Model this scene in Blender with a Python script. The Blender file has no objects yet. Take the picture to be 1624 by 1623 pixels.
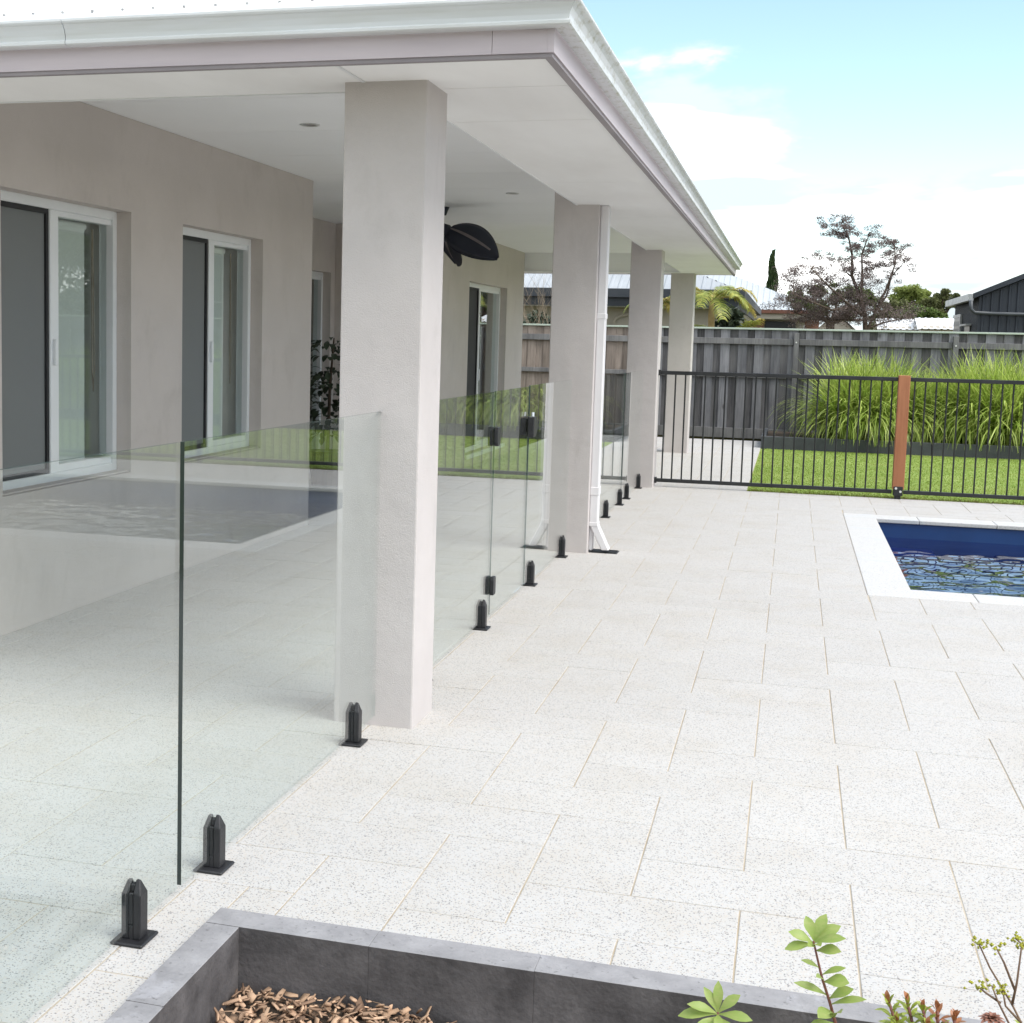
import bpy, bmesh, math, random
import numpy as np
from mathutils import Vector, Matrix

S = bpy.context.scene
COL = S.collection

# ------------------------------------------------------------------ camera
cam_d = bpy.data.cameras.new('camera')
cam = bpy.data.objects.new('camera', cam_d)
COL.objects.link(cam)
S.camera = cam
cam_d.sensor_fit = 'HORIZONTAL'
cam_d.sensor_width = 36.0
cam_d.lens = 2183.192 / 1624 * 36.0
cam_d.shift_x = 198.47 / 1624
cam_d.shift_y = -51.6 / 1624
cam_d.clip_start = 0.05
cam_d.clip_end = 3000
yaw, pitch, roll = .2838, -.1011, .0228
fwd = Vector((-math.sin(yaw) * math.cos(pitch), math.cos(yaw) * math.cos(pitch), math.sin(pitch)))
rgt = Vector((math.cos(yaw), math.sin(yaw), 0))
upv = rgt.cross(fwd)
r2 = rgt * math.cos(roll) + upv * math.sin(roll)
u2 = -rgt * math.sin(roll) + upv * math.cos(roll)
rm = Matrix((r2, u2, -fwd)).transposed().to_4x4()
cam.matrix_world = Matrix.Translation((0, 0, 1.5)) @ rm

# ------------------------------------------------------------------ sun, sky, exposure
SUN = Vector((0.57, -0.20, 0.80)).normalized()
sun_d = bpy.data.lights.new('sun', 'SUN')
sun_d.energy = 1.1
sun_d.angle = math.radians(38)
sun_d.color = (1.0, 0.95, 0.88)
sun = bpy.data.objects.new('sun', sun_d)
COL.objects.link(sun)
sun.rotation_euler = SUN.to_track_quat('Z', 'Y').to_euler()
sun.location = (8, 6, 20)

W = bpy.data.worlds.new('World')
S.world = W
W.use_nodes = True
wt = W.node_tree
wt.nodes.clear()
def wn(t, **k):
    n = wt.nodes.new(t)
    for a, b in k.items():
        setattr(n, a, b)
    return n
w_out = wn('ShaderNodeOutputWorld')
w_bg = wn('ShaderNodeBackground')
w_bg.inputs['Strength'].default_value = 0.070
w_sky = wn('ShaderNodeTexSky', sky_type='NISHITA')
w_sky.sun_disc = False
w_sky.sun_elevation = math.asin(SUN.z)
w_sky.sun_rotation = math.atan2(SUN.x, SUN.y)
w_sky.air_density = 1.0
w_sky.dust_density = 0.15
w_sky.ozone_density = 1.0
# clouds: fractal noise over the view direction, flattened towards the horizon
w_tc = wn('ShaderNodeTexCoord')
w_sep = wn('ShaderNodeSeparateXYZ')
wt.links.new(w_tc.outputs['Generated'], w_sep.inputs[0])
w_add = wn('ShaderNodeMath', operation='ADD'); w_add.inputs[1].default_value = 0.22
wt.links.new(w_sep.outputs['Z'], w_add.inputs[0])
w_max = wn('ShaderNodeMath', operation='MAXIMUM'); w_max.inputs[1].default_value = 0.1
wt.links.new(w_add.outputs[0], w_max.inputs[0])
w_dx = wn('ShaderNodeMath', operation='DIVIDE')
w_dy = wn('ShaderNodeMath', operation='DIVIDE')
wt.links.new(w_sep.outputs['X'], w_dx.inputs[0]); wt.links.new(w_max.outputs[0], w_dx.inputs[1])
wt.links.new(w_sep.outputs['Y'], w_dy.inputs[0]); wt.links.new(w_max.outputs[0], w_dy.inputs[1])
w_com = wn('ShaderNodeCombineXYZ')
wt.links.new(w_dx.outputs[0], w_com.inputs['X']); wt.links.new(w_dy.outputs[0], w_com.inputs['Y'])
w_map = wn('ShaderNodeMapping')
w_map.inputs['Location'].default_value = (8.70, 15.19, 0)
wt.links.new(w_com.outputs[0], w_map.inputs['Vector'])
w_noi = wn('ShaderNodeTexNoise')
w_noi.inputs['Scale'].default_value = 0.95
w_noi.inputs['Detail'].default_value = 9
w_noi.inputs['Roughness'].default_value = 0.56
w_noi.inputs['Distortion'].default_value = 0.25
wt.links.new(w_map.outputs[0], w_noi.inputs['Vector'])
w_rmp = wn('ShaderNodeMapRange')
w_rmp.inputs['From Min'].default_value = 0.438
w_rmp.inputs['From Max'].default_value = 0.485
w_rmp.interpolation_type = 'SMOOTHSTEP'
wt.links.new(w_noi.outputs['Fac'], w_rmp.inputs['Value'])
w_n2 = wn('ShaderNodeTexNoise')
w_n2.inputs['Scale'].default_value = 3.6
w_n2.inputs['Detail'].default_value = 5
w_m2 = wn('ShaderNodeMapping')
w_m2.inputs['Scale'].default_value = (1.0, 1.0, 5.5)
wt.links.new(w_tc.outputs['Generated'], w_m2.inputs['Vector'])
wt.links.new(w_m2.outputs[0], w_n2.inputs['Vector'])
w_cc = wn('ShaderNodeMix', data_type='RGBA')
w_cc.inputs['A'].default_value = (3.5, 3.95, 4.08, 1)
w_cc.inputs['B'].default_value = (10.4, 10.3, 10.1, 1)
w_r2 = wn('ShaderNodeMapRange')
w_r2.inputs['From Min'].default_value = 0.46
w_r2.inputs['From Max'].default_value = 0.64
wt.links.new(w_n2.outputs['Fac'], w_r2.inputs['Value'])
wt.links.new(w_r2.outputs[0], w_cc.inputs['Factor'])
w_mix = wn('ShaderNodeMix', data_type='RGBA')
wt.links.new(w_rmp.outputs[0], w_mix.inputs['Factor'])
wt.links.new(w_sky.outputs[0], w_mix.inputs['A'])
wt.links.new(w_cc.outputs['Result'], w_mix.inputs['B'])
wt.links.new(w_mix.outputs['Result'], w_bg.inputs['Color'])
wt.links.new(w_bg.outputs[0], w_out.inputs['Surface'])

S.view_settings.view_transform = 'Standard'
S.view_settings.look = 'None'
S.view_settings.gamma = 1.0
S.view_settings.use_curve_mapping = False
S.view_settings.exposure = 1.88
S.render.engine = 'CYCLES'
S.cycles.max_bounces = 14
S.cycles.diffuse_bounces = 6
S.cycles.glossy_bounces = 6
S.cycles.transparent_max_bounces = 24
S.cycles.transmission_bounces = 8
S.cycles.caustics_reflective = False
S.cycles.caustics_refractive = False
try:
    S.cycles.use_denoising = True
    S.cycles.denoiser = 'OPENIMAGEDENOISE'
except Exception:
    pass

RNG = np.random.default_rng(7)
random.seed(7)

# ------------------------------------------------------------------ materials
def new_mat(name):
    m = bpy.data.materials.new(name)
    m.use_nodes = True
    nt = m.node_tree
    nt.nodes.clear()
    out = nt.nodes.new('ShaderNodeOutputMaterial')
    return m, nt, out

def N(nt, t, inp=None, **k):
    n = nt.nodes.new(t)
    for a, b in k.items():
        setattr(n, a, b)
    for a, b in (inp or {}).items():
        if hasattr(b, 'is_output'):
            nt.links.new(b, n.inputs[a])
        else:
            n.inputs[a].default_value = b
    return n

def c4(c):
    return (c[0], c[1], c[2], 1)

def ramp(nt, fac, a, b):
    return N(nt, 'ShaderNodeMapRange', {'Value': fac, 'From Min': a, 'From Max': b}).outputs[0]

def mixc(nt, fac, a, b):
    return N(nt, 'ShaderNodeMix', {'Factor': fac, 'A': a if hasattr(a, 'is_output') else c4(a),
                                   'B': b if hasattr(b, 'is_output') else c4(b)}, data_type='RGBA').outputs['Result']

def mat_noise(name, c1, c2, scale=3.0, rough=0.7, bump=0.0, bscale=60.0, stretch=(1, 1, 1), metal=0.0,
              spec=0.4, island=0.0, coords='pos', detail=5, obj_var=0.0, lo=.38, hi=.62, smudge=None):
    """two tones over fractal noise, optional fine relief and per-piece variation"""
    m, nt, out = new_mat(name)
    if coords == 'pos':
        co = N(nt, 'ShaderNodeNewGeometry').outputs['Position']
    else:
        co = N(nt, 'ShaderNodeTexCoord').outputs['Object']
    mp = N(nt, 'ShaderNodeMapping', {'Vector': co, 'Scale': stretch}).outputs[0]
    if obj_var:
        oi = N(nt, 'ShaderNodeObjectInfo').outputs['Random']
        off = N(nt, 'ShaderNodeMath', {0: oi, 1: 37.0}, operation='MULTIPLY').outputs[0]
        mp = N(nt, 'ShaderNodeVectorMath', {0: mp, 1: N(nt, 'ShaderNodeCombineXYZ', {'X': off, 'Y': off, 'Z': off}).outputs[0]}, operation='ADD').outputs[0]
    n1 = N(nt, 'ShaderNodeTexNoise', {'Vector': mp, 'Scale': scale, 'Detail': detail, 'Roughness': .6})
    col = mixc(nt, ramp(nt, n1.outputs['Fac'], lo, hi), c1, c2)
    if smudge:
        sm = N(nt, 'ShaderNodeTexNoise', {'Vector': N(nt, 'ShaderNodeMapping', {'Vector': mp, 'Scale': (1.3, 1.3, .8), 'Location': (4.1, 2.7, .3)}).outputs[0], 'Scale': 2.6, 'Detail': 10, 'Roughness': .7, 'Distortion': .4}).outputs['Fac']
        col = mixc(nt, N(nt, 'ShaderNodeMapRange', {'Value': sm, 'From Min': .54, 'From Max': .74, 'To Max': .55}).outputs[0], col, smudge)
    if island:
        ri = N(nt, 'ShaderNodeNewGeometry').outputs['Random Per Island']
        v = N(nt, 'ShaderNodeMapRange', {'Value': ri, 'To Min': 1 - island, 'To Max': 1 + island}).outputs[0]
        h = N(nt, 'ShaderNodeMapRange', {'Value': N(nt, 'ShaderNodeMath', {0: N(nt, 'ShaderNodeMath', {0: ri, 1: 7.31}, operation='MULTIPLY').outputs[0]}, operation='FRACT').outputs[0],
                                         'To Min': .5 - .02 * (island > 0.2), 'To Max': .5 + .02 * (island > .2)}).outputs[0]
        col = N(nt, 'ShaderNodeHueSaturation', {'Color': col, 'Value': v, 'Hue': h}).outputs[0]
    if obj_var:
        v = N(nt, 'ShaderNodeMapRange', {'Value': oi, 'To Min': 1 - obj_var, 'To Max': 1 + obj_var}).outputs[0]
        col = N(nt, 'ShaderNodeHueSaturation', {'Color': col, 'Value': v}).outputs[0]
    b = N(nt, 'ShaderNodeBsdfPrincipled', {'Base Color': col, 'Roughness': rough, 'Metallic': metal, 'Specular IOR Level': spec})
    if bump:
        n2 = N(nt, 'ShaderNodeTexNoise', {'Vector': mp, 'Scale': bscale, 'Detail': 4})
        n3 = N(nt, 'ShaderNodeTexNoise', {'Vector': mp, 'Scale': bscale * .05, 'Detail': 3})
        hh = N(nt, 'ShaderNodeMath', {0: n2.outputs['Fac'], 1: N(nt, 'ShaderNodeMath', {0: n3.outputs['Fac'], 1: 1.6}, operation='MULTIPLY').outputs[0]}, operation='ADD').outputs[0]
        bp = N(nt, 'ShaderNodeBump', {'Height': hh, 'Strength': bump, 'Distance': .01})
        nt.links.new(bp.outputs[0], b.inputs['Normal'])
    nt.links.new(b.outputs[0], out.inputs['Surface'])
    return m

def fresnel_fac(nt, f0=0.042):
    """Schlick reflectance of one face of a thin sheet, the same from either side"""
    g = N(nt, 'ShaderNodeNewGeometry')
    d = N(nt, 'ShaderNodeVectorMath', {0: g.outputs['Incoming'], 1: g.outputs['Normal']}, operation='DOT_PRODUCT').outputs['Value']
    a = N(nt, 'ShaderNodeMath', {0: d}, operation='ABSOLUTE').outputs[0]
    i = N(nt, 'ShaderNodeMath', {0: 1.0, 1: a}, operation='SUBTRACT', use_clamp=True).outputs[0]
    p = N(nt, 'ShaderNodeMath', {0: i, 1: 5.0}, operation='POWER').outputs[0]
    return N(nt, 'ShaderNodeMapRange', {'Value': p, 'To Min': f0, 'To Max': 1.0}).outputs[0]

def mat_glass(name, tint, refl=1.0):
    m, nt, out = new_mat(name)
    f = fresnel_fac(nt)
    t = N(nt, 'ShaderNodeBsdfTransparent', {'Color': c4(tint)})
    gl = N(nt, 'ShaderNodeBsdfGlossy', {'Color': c4((refl, refl, refl)), 'Roughness': 0.0})
    mx = N(nt, 'ShaderNodeMixShader', {0: f, 1: t.outputs[0], 2: gl.outputs[0]})
    nt.links.new(mx.outputs[0], out.inputs['Surface'])
    return m

def mat_paver():
    m, nt, out = new_mat('exposed_aggregate')
    pos = N(nt, 'ShaderNodeNewGeometry').outputs['Position']
    oi = N(nt, 'ShaderNodeObjectInfo').outputs['Random']
    vo = N(nt, 'ShaderNodeTexVoronoi', {'Vector': pos, 'Scale': 290.0, 'Randomness': 1.0})
    wn_ = N(nt, 'ShaderNodeTexWhiteNoise', {'Vector': vo.outputs['Position']})
    v = wn_.outputs['Value']
    vo2 = N(nt, 'ShaderNodeTexVoronoi', {'Vector': pos, 'Scale': 420.0})
    w2 = N(nt, 'ShaderNodeTexWhiteNoise', {'Vector': vo2.outputs['Position']}).outputs['Value']
    bl = N(nt, 'ShaderNodeTexNoise', {'Vector': pos, 'Scale': 2.6, 'Detail': 9, 'Roughness': .68}).outputs['Fac']
    base = mixc(nt, ramp(nt, bl, .46, .74), (.528, .518, .504), (.484, .456, .415))
    base = mixc(nt, N(nt, 'ShaderNodeMath', {0: w2, 1: .6}, operation='MULTIPLY').outputs[0], base, (.42, .415, .405))
    tan = N(nt, 'ShaderNodeMath', {0: v, 1: .84}, operation='GREATER_THAN').outputs[0]
    tanf = N(nt, 'ShaderNodeMath', {0: tan, 1: .28}, operation='MULTIPLY').outputs[0]
    col = mixc(nt, tanf, base, (.52, .40, .27))
    drk = N(nt, 'ShaderNodeMath', {0: v, 1: .10}, operation='LESS_THAN').outputs[0]
    col = mixc(nt, N(nt, 'ShaderNodeMath', {0: drk, 1: .66}, operation='MULTIPLY').outputs[0], col, (.12, .115, .12))
    val = N(nt, 'ShaderNodeMapRange', {'Value': oi, 'To Min': .982, 'To Max': 1.015}).outputs[0]
    col = N(nt, 'ShaderNodeHueSaturation', {'Color': col, 'Value': val}).outputs[0]
    b = N(nt, 'ShaderNodeBsdfPrincipled', {'Base Color': col, 'Roughness': .75, 'Specular IOR Level': .3})
    bp = N(nt, 'ShaderNodeBump', {'Height': v, 'Strength': .12, 'Distance': .003})
    nt.links.new(bp.outputs[0], b.inputs['Normal'])
    nt.links.new(b.outputs[0], out.inputs['Surface'])
    return m

def mat_coping():
    m, nt, out = new_mat('pale_coping_stone')
    pos = N(nt, 'ShaderNodeNewGeometry').outputs['Position']
    vo = N(nt, 'ShaderNodeTexVoronoi', {'Vector': pos, 'Scale': 150.0})
    v = N(nt, 'ShaderNodeTexWhiteNoise', {'Vector': vo.outputs['Position']}).outputs['Value']
    drk = N(nt, 'ShaderNodeMath', {0: v, 1: .08}, operation='LESS_THAN').outputs[0]
    col = mixc(nt, N(nt, 'ShaderNodeMath', {0: drk, 1: .5}, operation='MULTIPLY').outputs[0], (.55, .542, .528), (.27, .265, .265))
    # damp patches left by splashes
    mp = N(nt, 'ShaderNodeMapping', {'Vector': pos, 'Scale': (2.2, 4.2, 1), 'Location': (.3, 1.1, 0)}).outputs[0]
    wet = N(nt, 'ShaderNodeTexNoise', {'Vector': mp, 'Scale': .9, 'Detail': 3}).outputs['Fac']
    wf = N(nt, 'ShaderNodeMapRange', {'Value': wet, 'From Min': .56, 'From Max': .63, 'To Max': .5}).outputs[0]
    col = mixc(nt, wf, col, (.50, .53, .56))
    b = N(nt, 'ShaderNodeBsdfPrincipled', {'Base Color': col, 'Roughness': .6})
    nt.links.new(b.outputs[0], out.inputs['Surface'])
    return m

def mat_concrete_block():
    m, nt, out = new_mat('stained_concrete')
    g = N(nt, 'ShaderNodeNewGeometry')
    pos = g.outputs['Position']
    oi = N(nt, 'ShaderNodeObjectInfo').outputs['Random']
    n1 = N(nt, 'ShaderNodeTexNoise', {'Vector': pos, 'Scale': 7.0, 'Detail': 8, 'Roughness': .65}).outputs['Fac']
    n2 = N(nt, 'ShaderNodeTexNoise', {'Vector': pos, 'Scale': 70.0, 'Detail': 4}).outputs['Fac']
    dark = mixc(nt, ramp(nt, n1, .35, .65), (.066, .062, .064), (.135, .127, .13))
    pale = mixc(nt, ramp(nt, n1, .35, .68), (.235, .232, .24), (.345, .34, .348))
    # moisture-stained dark sides, pale top; shade on the sides is in the colour too
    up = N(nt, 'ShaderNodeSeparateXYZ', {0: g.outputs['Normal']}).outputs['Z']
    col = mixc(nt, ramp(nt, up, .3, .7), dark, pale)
    # efflorescence
    mp = N(nt, 'ShaderNodeMapping', {'Vector': pos, 'Scale': (1, 1, .7), 'Location': (.17, 0, .3)}).outputs[0]
    n3 = N(nt, 'ShaderNodeTexNoise', {'Vector': mp, 'Scale': 4.2, 'Detail': 8, 'Roughness': .6, 'Distortion': .5}).outputs['Fac']
    ef = N(nt, 'ShaderNodeMapRange', {'Value': n3, 'From Min': .585, 'From Max': .63, 'To Max': .38}).outputs[0]
    col = mixc(nt, ef, col, (.42, .42, .45))
    col = mixc(nt, N(nt, 'ShaderNodeMapRange', {'Value': n2, 'From Min': .62, 'From Max': .75, 'To Max': .6}).outputs[0], col, (.07, .068, .07))
    val = N(nt, 'ShaderNodeMapRange', {'Value': oi, 'To Min': .96, 'To Max': 1.05}).outputs[0]
    col = N(nt, 'ShaderNodeHueSaturation', {'Color': col, 'Value': val}).outputs[0]
    b = N(nt, 'ShaderNodeBsdfPrincipled', {'Base Color': col, 'Roughness': .9, 'Specular IOR Level': .2})
    h = N(nt, 'ShaderNodeMath', {0: n2, 1: n1}, operation='ADD').outputs[0]
    bp = N(nt, 'ShaderNodeBump', {'Height': h, 'Strength': .42, 'Distance': .006})
    nt.links.new(bp.outputs[0], b.inputs['Normal'])
    nt.links.new(b.outputs[0], out.inputs['Surface'])
    return m

def mat_gutter(dirty):
    m, nt, out = new_mat('gutter_steel' if not dirty else 'mouldy_gutter_steel')
    pos = N(nt, 'ShaderNodeNewGeometry').outputs['Position']
    mp = N(nt, 'ShaderNodeMapping', {'Vector': pos, 'Scale': (1.2, 1.2, 14)}).outputs[0]
    n1 = N(nt, 'ShaderNodeTexNoise', {'Vector': mp, 'Scale': 2.0, 'Detail': 6}).outputs['Fac']
    col = mixc(nt, ramp(nt, n1, .4, .75), (.66, .68, .70), (.58, .59, .58))
    if dirty:
        n2 = N(nt, 'ShaderNodeTexNoise', {'Vector': N(nt, 'ShaderNodeMapping', {'Vector': pos, 'Scale': (1, .5, 1)}).outputs[0], 'Scale': 34.0, 'Detail': 7, 'Roughness': .7}).outputs['Fac']
        col = mixc(nt, N(nt, 'ShaderNodeMapRange', {'Value': n2, 'From Min': .50, 'From Max': .72, 'To Max': .75}).outputs[0], col, (.25, .23, .13))
    b = N(nt, 'ShaderNodeBsdfPrincipled', {'Base Color': col, 'Roughness': .35})
    nt.links.new(b.outputs[0], out.inputs['Surface'])
    return m

def mat_wood(name, c1, c2, var=.22, rough=.85):
    m, nt, out = new_mat(name)
    co = N(nt, 'ShaderNodeNewGeometry').outputs['Position']
    oi = N(nt, 'ShaderNodeObjectInfo').outputs['Random']
    off = N(nt, 'ShaderNodeMath', {0: oi, 1: 53.0}, operation='MULTIPLY').outputs[0]
    co2 = N(nt, 'ShaderNodeVectorMath', {0: co, 1: N(nt, 'ShaderNodeCombineXYZ', {'Z': off, 'X': off}).outputs[0]}, operation='ADD').outputs[0]
    mp = N(nt, 'ShaderNodeMapping', {'Vector': co2, 'Scale': (1, 1, .06)}).outputs[0]
    n1 = N(nt, 'ShaderNodeTexNoise', {'Vector': mp, 'Scale': 45.0, 'Detail': 6, 'Roughness': .7}).outputs['Fac']
    n2 = N(nt, 'ShaderNodeTexNoise', {'Vector': N(nt, 'ShaderNodeMapping', {'Vector': co2, 'Scale': (1, 1, .35)}).outputs[0], 'Scale': 4.0, 'Detail': 3}).outputs['Fac']
    f = N(nt, 'ShaderNodeMath', {0: N(nt, 'ShaderNodeMath', {0: n1, 1: n2}, operation='ADD').outputs[0], 1: .5}, operation='MULTIPLY').outputs[0]
    col = mixc(nt, ramp(nt, f, .36, .64), c1, c2)
    # knots
    vk = N(nt, 'ShaderNodeTexVoronoi', {'Vector': N(nt, 'ShaderNodeMapping', {'Vector': co2, 'Scale': (1, 1, .55)}).outputs[0], 'Scale': 3.2}).outputs['Distance']
    col = mixc(nt, N(nt, 'ShaderNodeMapRange', {'Value': vk, 'From Min': .05, 'From Max': .11, 'To Min': .65, 'To Max': 0}).outputs[0], col, (.03, .025, .022))
    val = N(nt, 'ShaderNodeMapRange', {'Value': oi, 'To Min': 1 - var, 'To Max': 1 + var}).outputs[0]
    col = N(nt, 'ShaderNodeHueSaturation', {'Color': col, 'Value': val}).outputs[0]
    b = N(nt, 'ShaderNodeBsdfPrincipled', {'Base Color': col, 'Roughness': rough, 'Specular IOR Level': .2})
    bp = N(nt, 'ShaderNodeBump', {'Height': n1, 'Strength': .4, 'Distance': .006})
    nt.links.new(bp.outputs[0], b.inputs['Normal'])
    nt.links.new(b.outputs[0], out.inputs['Surface'])
    return m

def mat_water():
    m, nt, out = new_mat('pool_water_surface')
    f = fresnel_fac(nt, .021)
    t = N(nt, 'ShaderNodeBsdfTransparent', {'Color': c4((.16, .38, .80))})
    gl = N(nt, 'ShaderNodeBsdfGlossy', {'Color': c4((1, 1, 1)), 'Roughness': 0.0})
    mx = N(nt, 'ShaderNodeMixShader', {0: f, 1: t.outputs[0], 2: gl.outputs[0]})
    nt.links.new(mx.outputs[0], out.inputs['Surface'])
    return m

def mat_screen():
    m, nt, out = new_mat('fly_screen_mesh')
    t = N(nt, 'ShaderNodeBsdfTransparent', {'Color': c4((1, 1, 1))})
    d = N(nt, 'ShaderNodeBsdfDiffuse', {'Color': c4((.27, .28, .28))})
    mx = N(nt, 'ShaderNodeMixShader', {0: .62, 1: t.outputs[0], 2: d.outputs[0]})
    nt.links.new(mx.outputs[0], out.inputs['Surface'])
    return m

def mat_leaf(name, c1, c2, island=.3, trans=.25, rough=.5, spec=.4, patch=None, pscale=1.3):
    m, nt, out = new_mat(name)
    g = N(nt, 'ShaderNodeNewGeometry')
    ri = g.outputs['Random Per Island']
    col = mixc(nt, ri, c1, c2)
    fr = N(nt, 'ShaderNodeMath', {0: N(nt, 'ShaderNodeMath', {0: ri, 1: 9.7}, operation='MULTIPLY').outputs[0]}, operation='FRACT').outputs[0]
    v = N(nt, 'ShaderNodeMapRange', {'Value': fr, 'To Min': 1 - island, 'To Max': 1 + island}).outputs[0]
    col = N(nt, 'ShaderNodeHueSaturation', {'Color': col, 'Value': v}).outputs[0]
    if patch:
        pn = N(nt, 'ShaderNodeTexNoise', {'Vector': N(nt, 'ShaderNodeMapping', {'Vector': g.outputs['Position'], 'Scale': (.5, 1.3, 1)}).outputs[0], 'Scale': pscale, 'Detail': 6, 'Roughness': .65}).outputs['Fac']
        col = mixc(nt, N(nt, 'ShaderNodeMapRange', {'Value': pn, 'From Min': .46, 'From Max': .72, 'To Max': .75}).outputs[0], col, patch)
    b = N(nt, 'ShaderNodeBsdfPrincipled', {'Base Color': col, 'Roughness': rough, 'Specular IOR Level': spec})
    tr = N(nt, 'ShaderNodeBsdfTranslucent', {'Color': col})
    mx = N(nt, 'ShaderNodeMixShader', {0: trans, 1: b.outputs[0], 2: tr.outputs[0]})
    nt.links.new(mx.outputs[0], out.inputs['Surface'])
    return m

M_PAVER = mat_paver()
M_COPING = mat_coping()
M_SAND = mat_noise('joint_sand', (.38, .315, .225), (.49, .43, .345), 5, .95)
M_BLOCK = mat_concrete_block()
M_RENDER = mat_noise('rendered_wall_paint', (.535, .485, .455), (.575, .522, .492), 1.1, .9, .3, 230, spec=.2, smudge=(.45, .405, .375))
M_COLUMN = mat_noise('rendered_column_paint', (.525, .490, .480), (.57, .533, .522), 1.6, .9, .3, 230, spec=.2, smudge=(.43, .40, .385))
M_CEIL = mat_noise('ceiling_paint', (.84, .84, .845), (.865, .865, .87), .8, .8, spec=.2)
M_SOFFIT = mat_noise('soffit_paint', (.79, .78, .77), (.86, .855, .85), .9, .8, stretch=(2.2, .7, 1), spec=.2, lo=.3)
M_FASCIA = mat_noise('fascia_lilac_paint', (.50, .44, .475), (.56, .495, .525), 1.1, .45, stretch=(1, 1, 9))
M_FASCIA2 = mat_noise('fascia_shadow_strip', (.25, .225, .24), (.29, .26, .27), 2, .6)  # darker copy of the fascia paint: shadow line put into the colour
M_GUTTER = mat_gutter(False)
M_GUTTER_D = mat_gutter(True)
M_ROOF = mat_noise('white_roof_steel', (.78, .79, .79), (.82, .83, .83), .6, .4)
M_SCREW = mat_noise('screw_zinc', (.3, .3, .3), (.4, .4, .4), 10, .5, metal=.6)
M_WHITE = mat_noise('white_powder_coat', (.74, .75, .76), (.79, .80, .81), 2, .35)
M_PVC = mat_noise('downpipe_paint', (.68, .665, .68), (.73, .715, .73), 2, .4)
M_BLACK = mat_noise('black_powder_coat', (.012, .0125, .014), (.022, .022, .025), 8, .42, .15, 400)
M_FENCEBLK = mat_noise('black_fence_tube', (.014, .015, .016), (.024, .025, .027), 5, .4)
M_STEEL = mat_noise('bright_bolt', (.6, .6, .58), (.75, .75, .73), 5, .3, metal=.9)
M_POSTWOOD = mat_wood('merbau_post', (.30, .125, .062), (.40, .175, .090), .05, .6)
M_FAN = mat_noise('fan_navy', (.013, .016, .030), (.02, .024, .042), 3, .55)
M_FANSTRIP = mat_noise('fan_taupe', (.17, .15, .15), (.22, .19, .19), 6, .6)
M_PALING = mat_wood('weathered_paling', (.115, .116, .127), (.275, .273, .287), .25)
M_PALING_D = mat_wood('shaded_back_paling', (.068, .066, .070), (.165, .16, .163), .22)  # shaded copy of the paling: gap shade put into the back boards
M_PALING_B = mat_wood('weathered_brown_paling', (.16, .132, .112), (.33, .275, .24), .26)
M_RAILW = mat_wood('weathered_rail', (.115, .114, .117), (.235, .232, .232), .1)
M_CAP = mat_noise('pale_green_cap', (.40, .47, .40), (.46, .52, .45), 1.5, .5)
M_SLEEPER = mat_noise('charcoal_sleeper', (.058, .062, .07), (.085, .09, .098), 4, .85, .3, 80)
M_SOIL = mat_noise('garden_soil', (.05, .038, .028), (.09, .068, .05), 12, .95, .6, 60)
M_GROUND = mat_noise('bare_ground', (.10, .11, .05), (.16, .15, .08), .3, .95)
M_POOL = mat_noise('navy_gelcoat', (.010, .044, .155), (.013, .054, .185), 2, .3)
M_WATER = mat_water()
M_GLASS = mat_glass('toughened_glass', (.955, .982, .974))
M_GEDGE = mat_noise('glass_edge_green', (.014, .024, .023), (.022, .036, .034), 3, .1, spec=.8)
M_GEDGE_PALE = mat_noise('pale_glass_edge_green', (.05, .085, .08), (.08, .12, .11), 3, .1, spec=.8)  # paler copy: reflections on the edge put into its colour
M_WGLASS = mat_glass('window_glass', (.90, .93, .92))
M_SCREEN = mat_screen()
M_BLIND = mat_noise('blind_fabric', (.78, .79, .76), (.82, .83, .80), 2, .8)
M_INNER = mat_noise('room_paint', (.42, .40, .37), (.46, .44, .41), 1, .9)
M_TIMBERD = mat_noise('dark_door_screen', (.012, .012, .014), (.02, .02, .022), 3, .6)
M_LAWN = mat_noise('lawn_soil_green', (.20, .285, .055), (.26, .34, .085), 1.1, .95, .5, 90)
M_BARK = mat_noise('bark', (.07, .05, .038), (.13, .10, .075), 10, .95, .4, 60)
M_PALEBARK = mat_noise('pale_bark', (.24, .19, .14), (.33, .27, .20), 10, .9)

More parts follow.
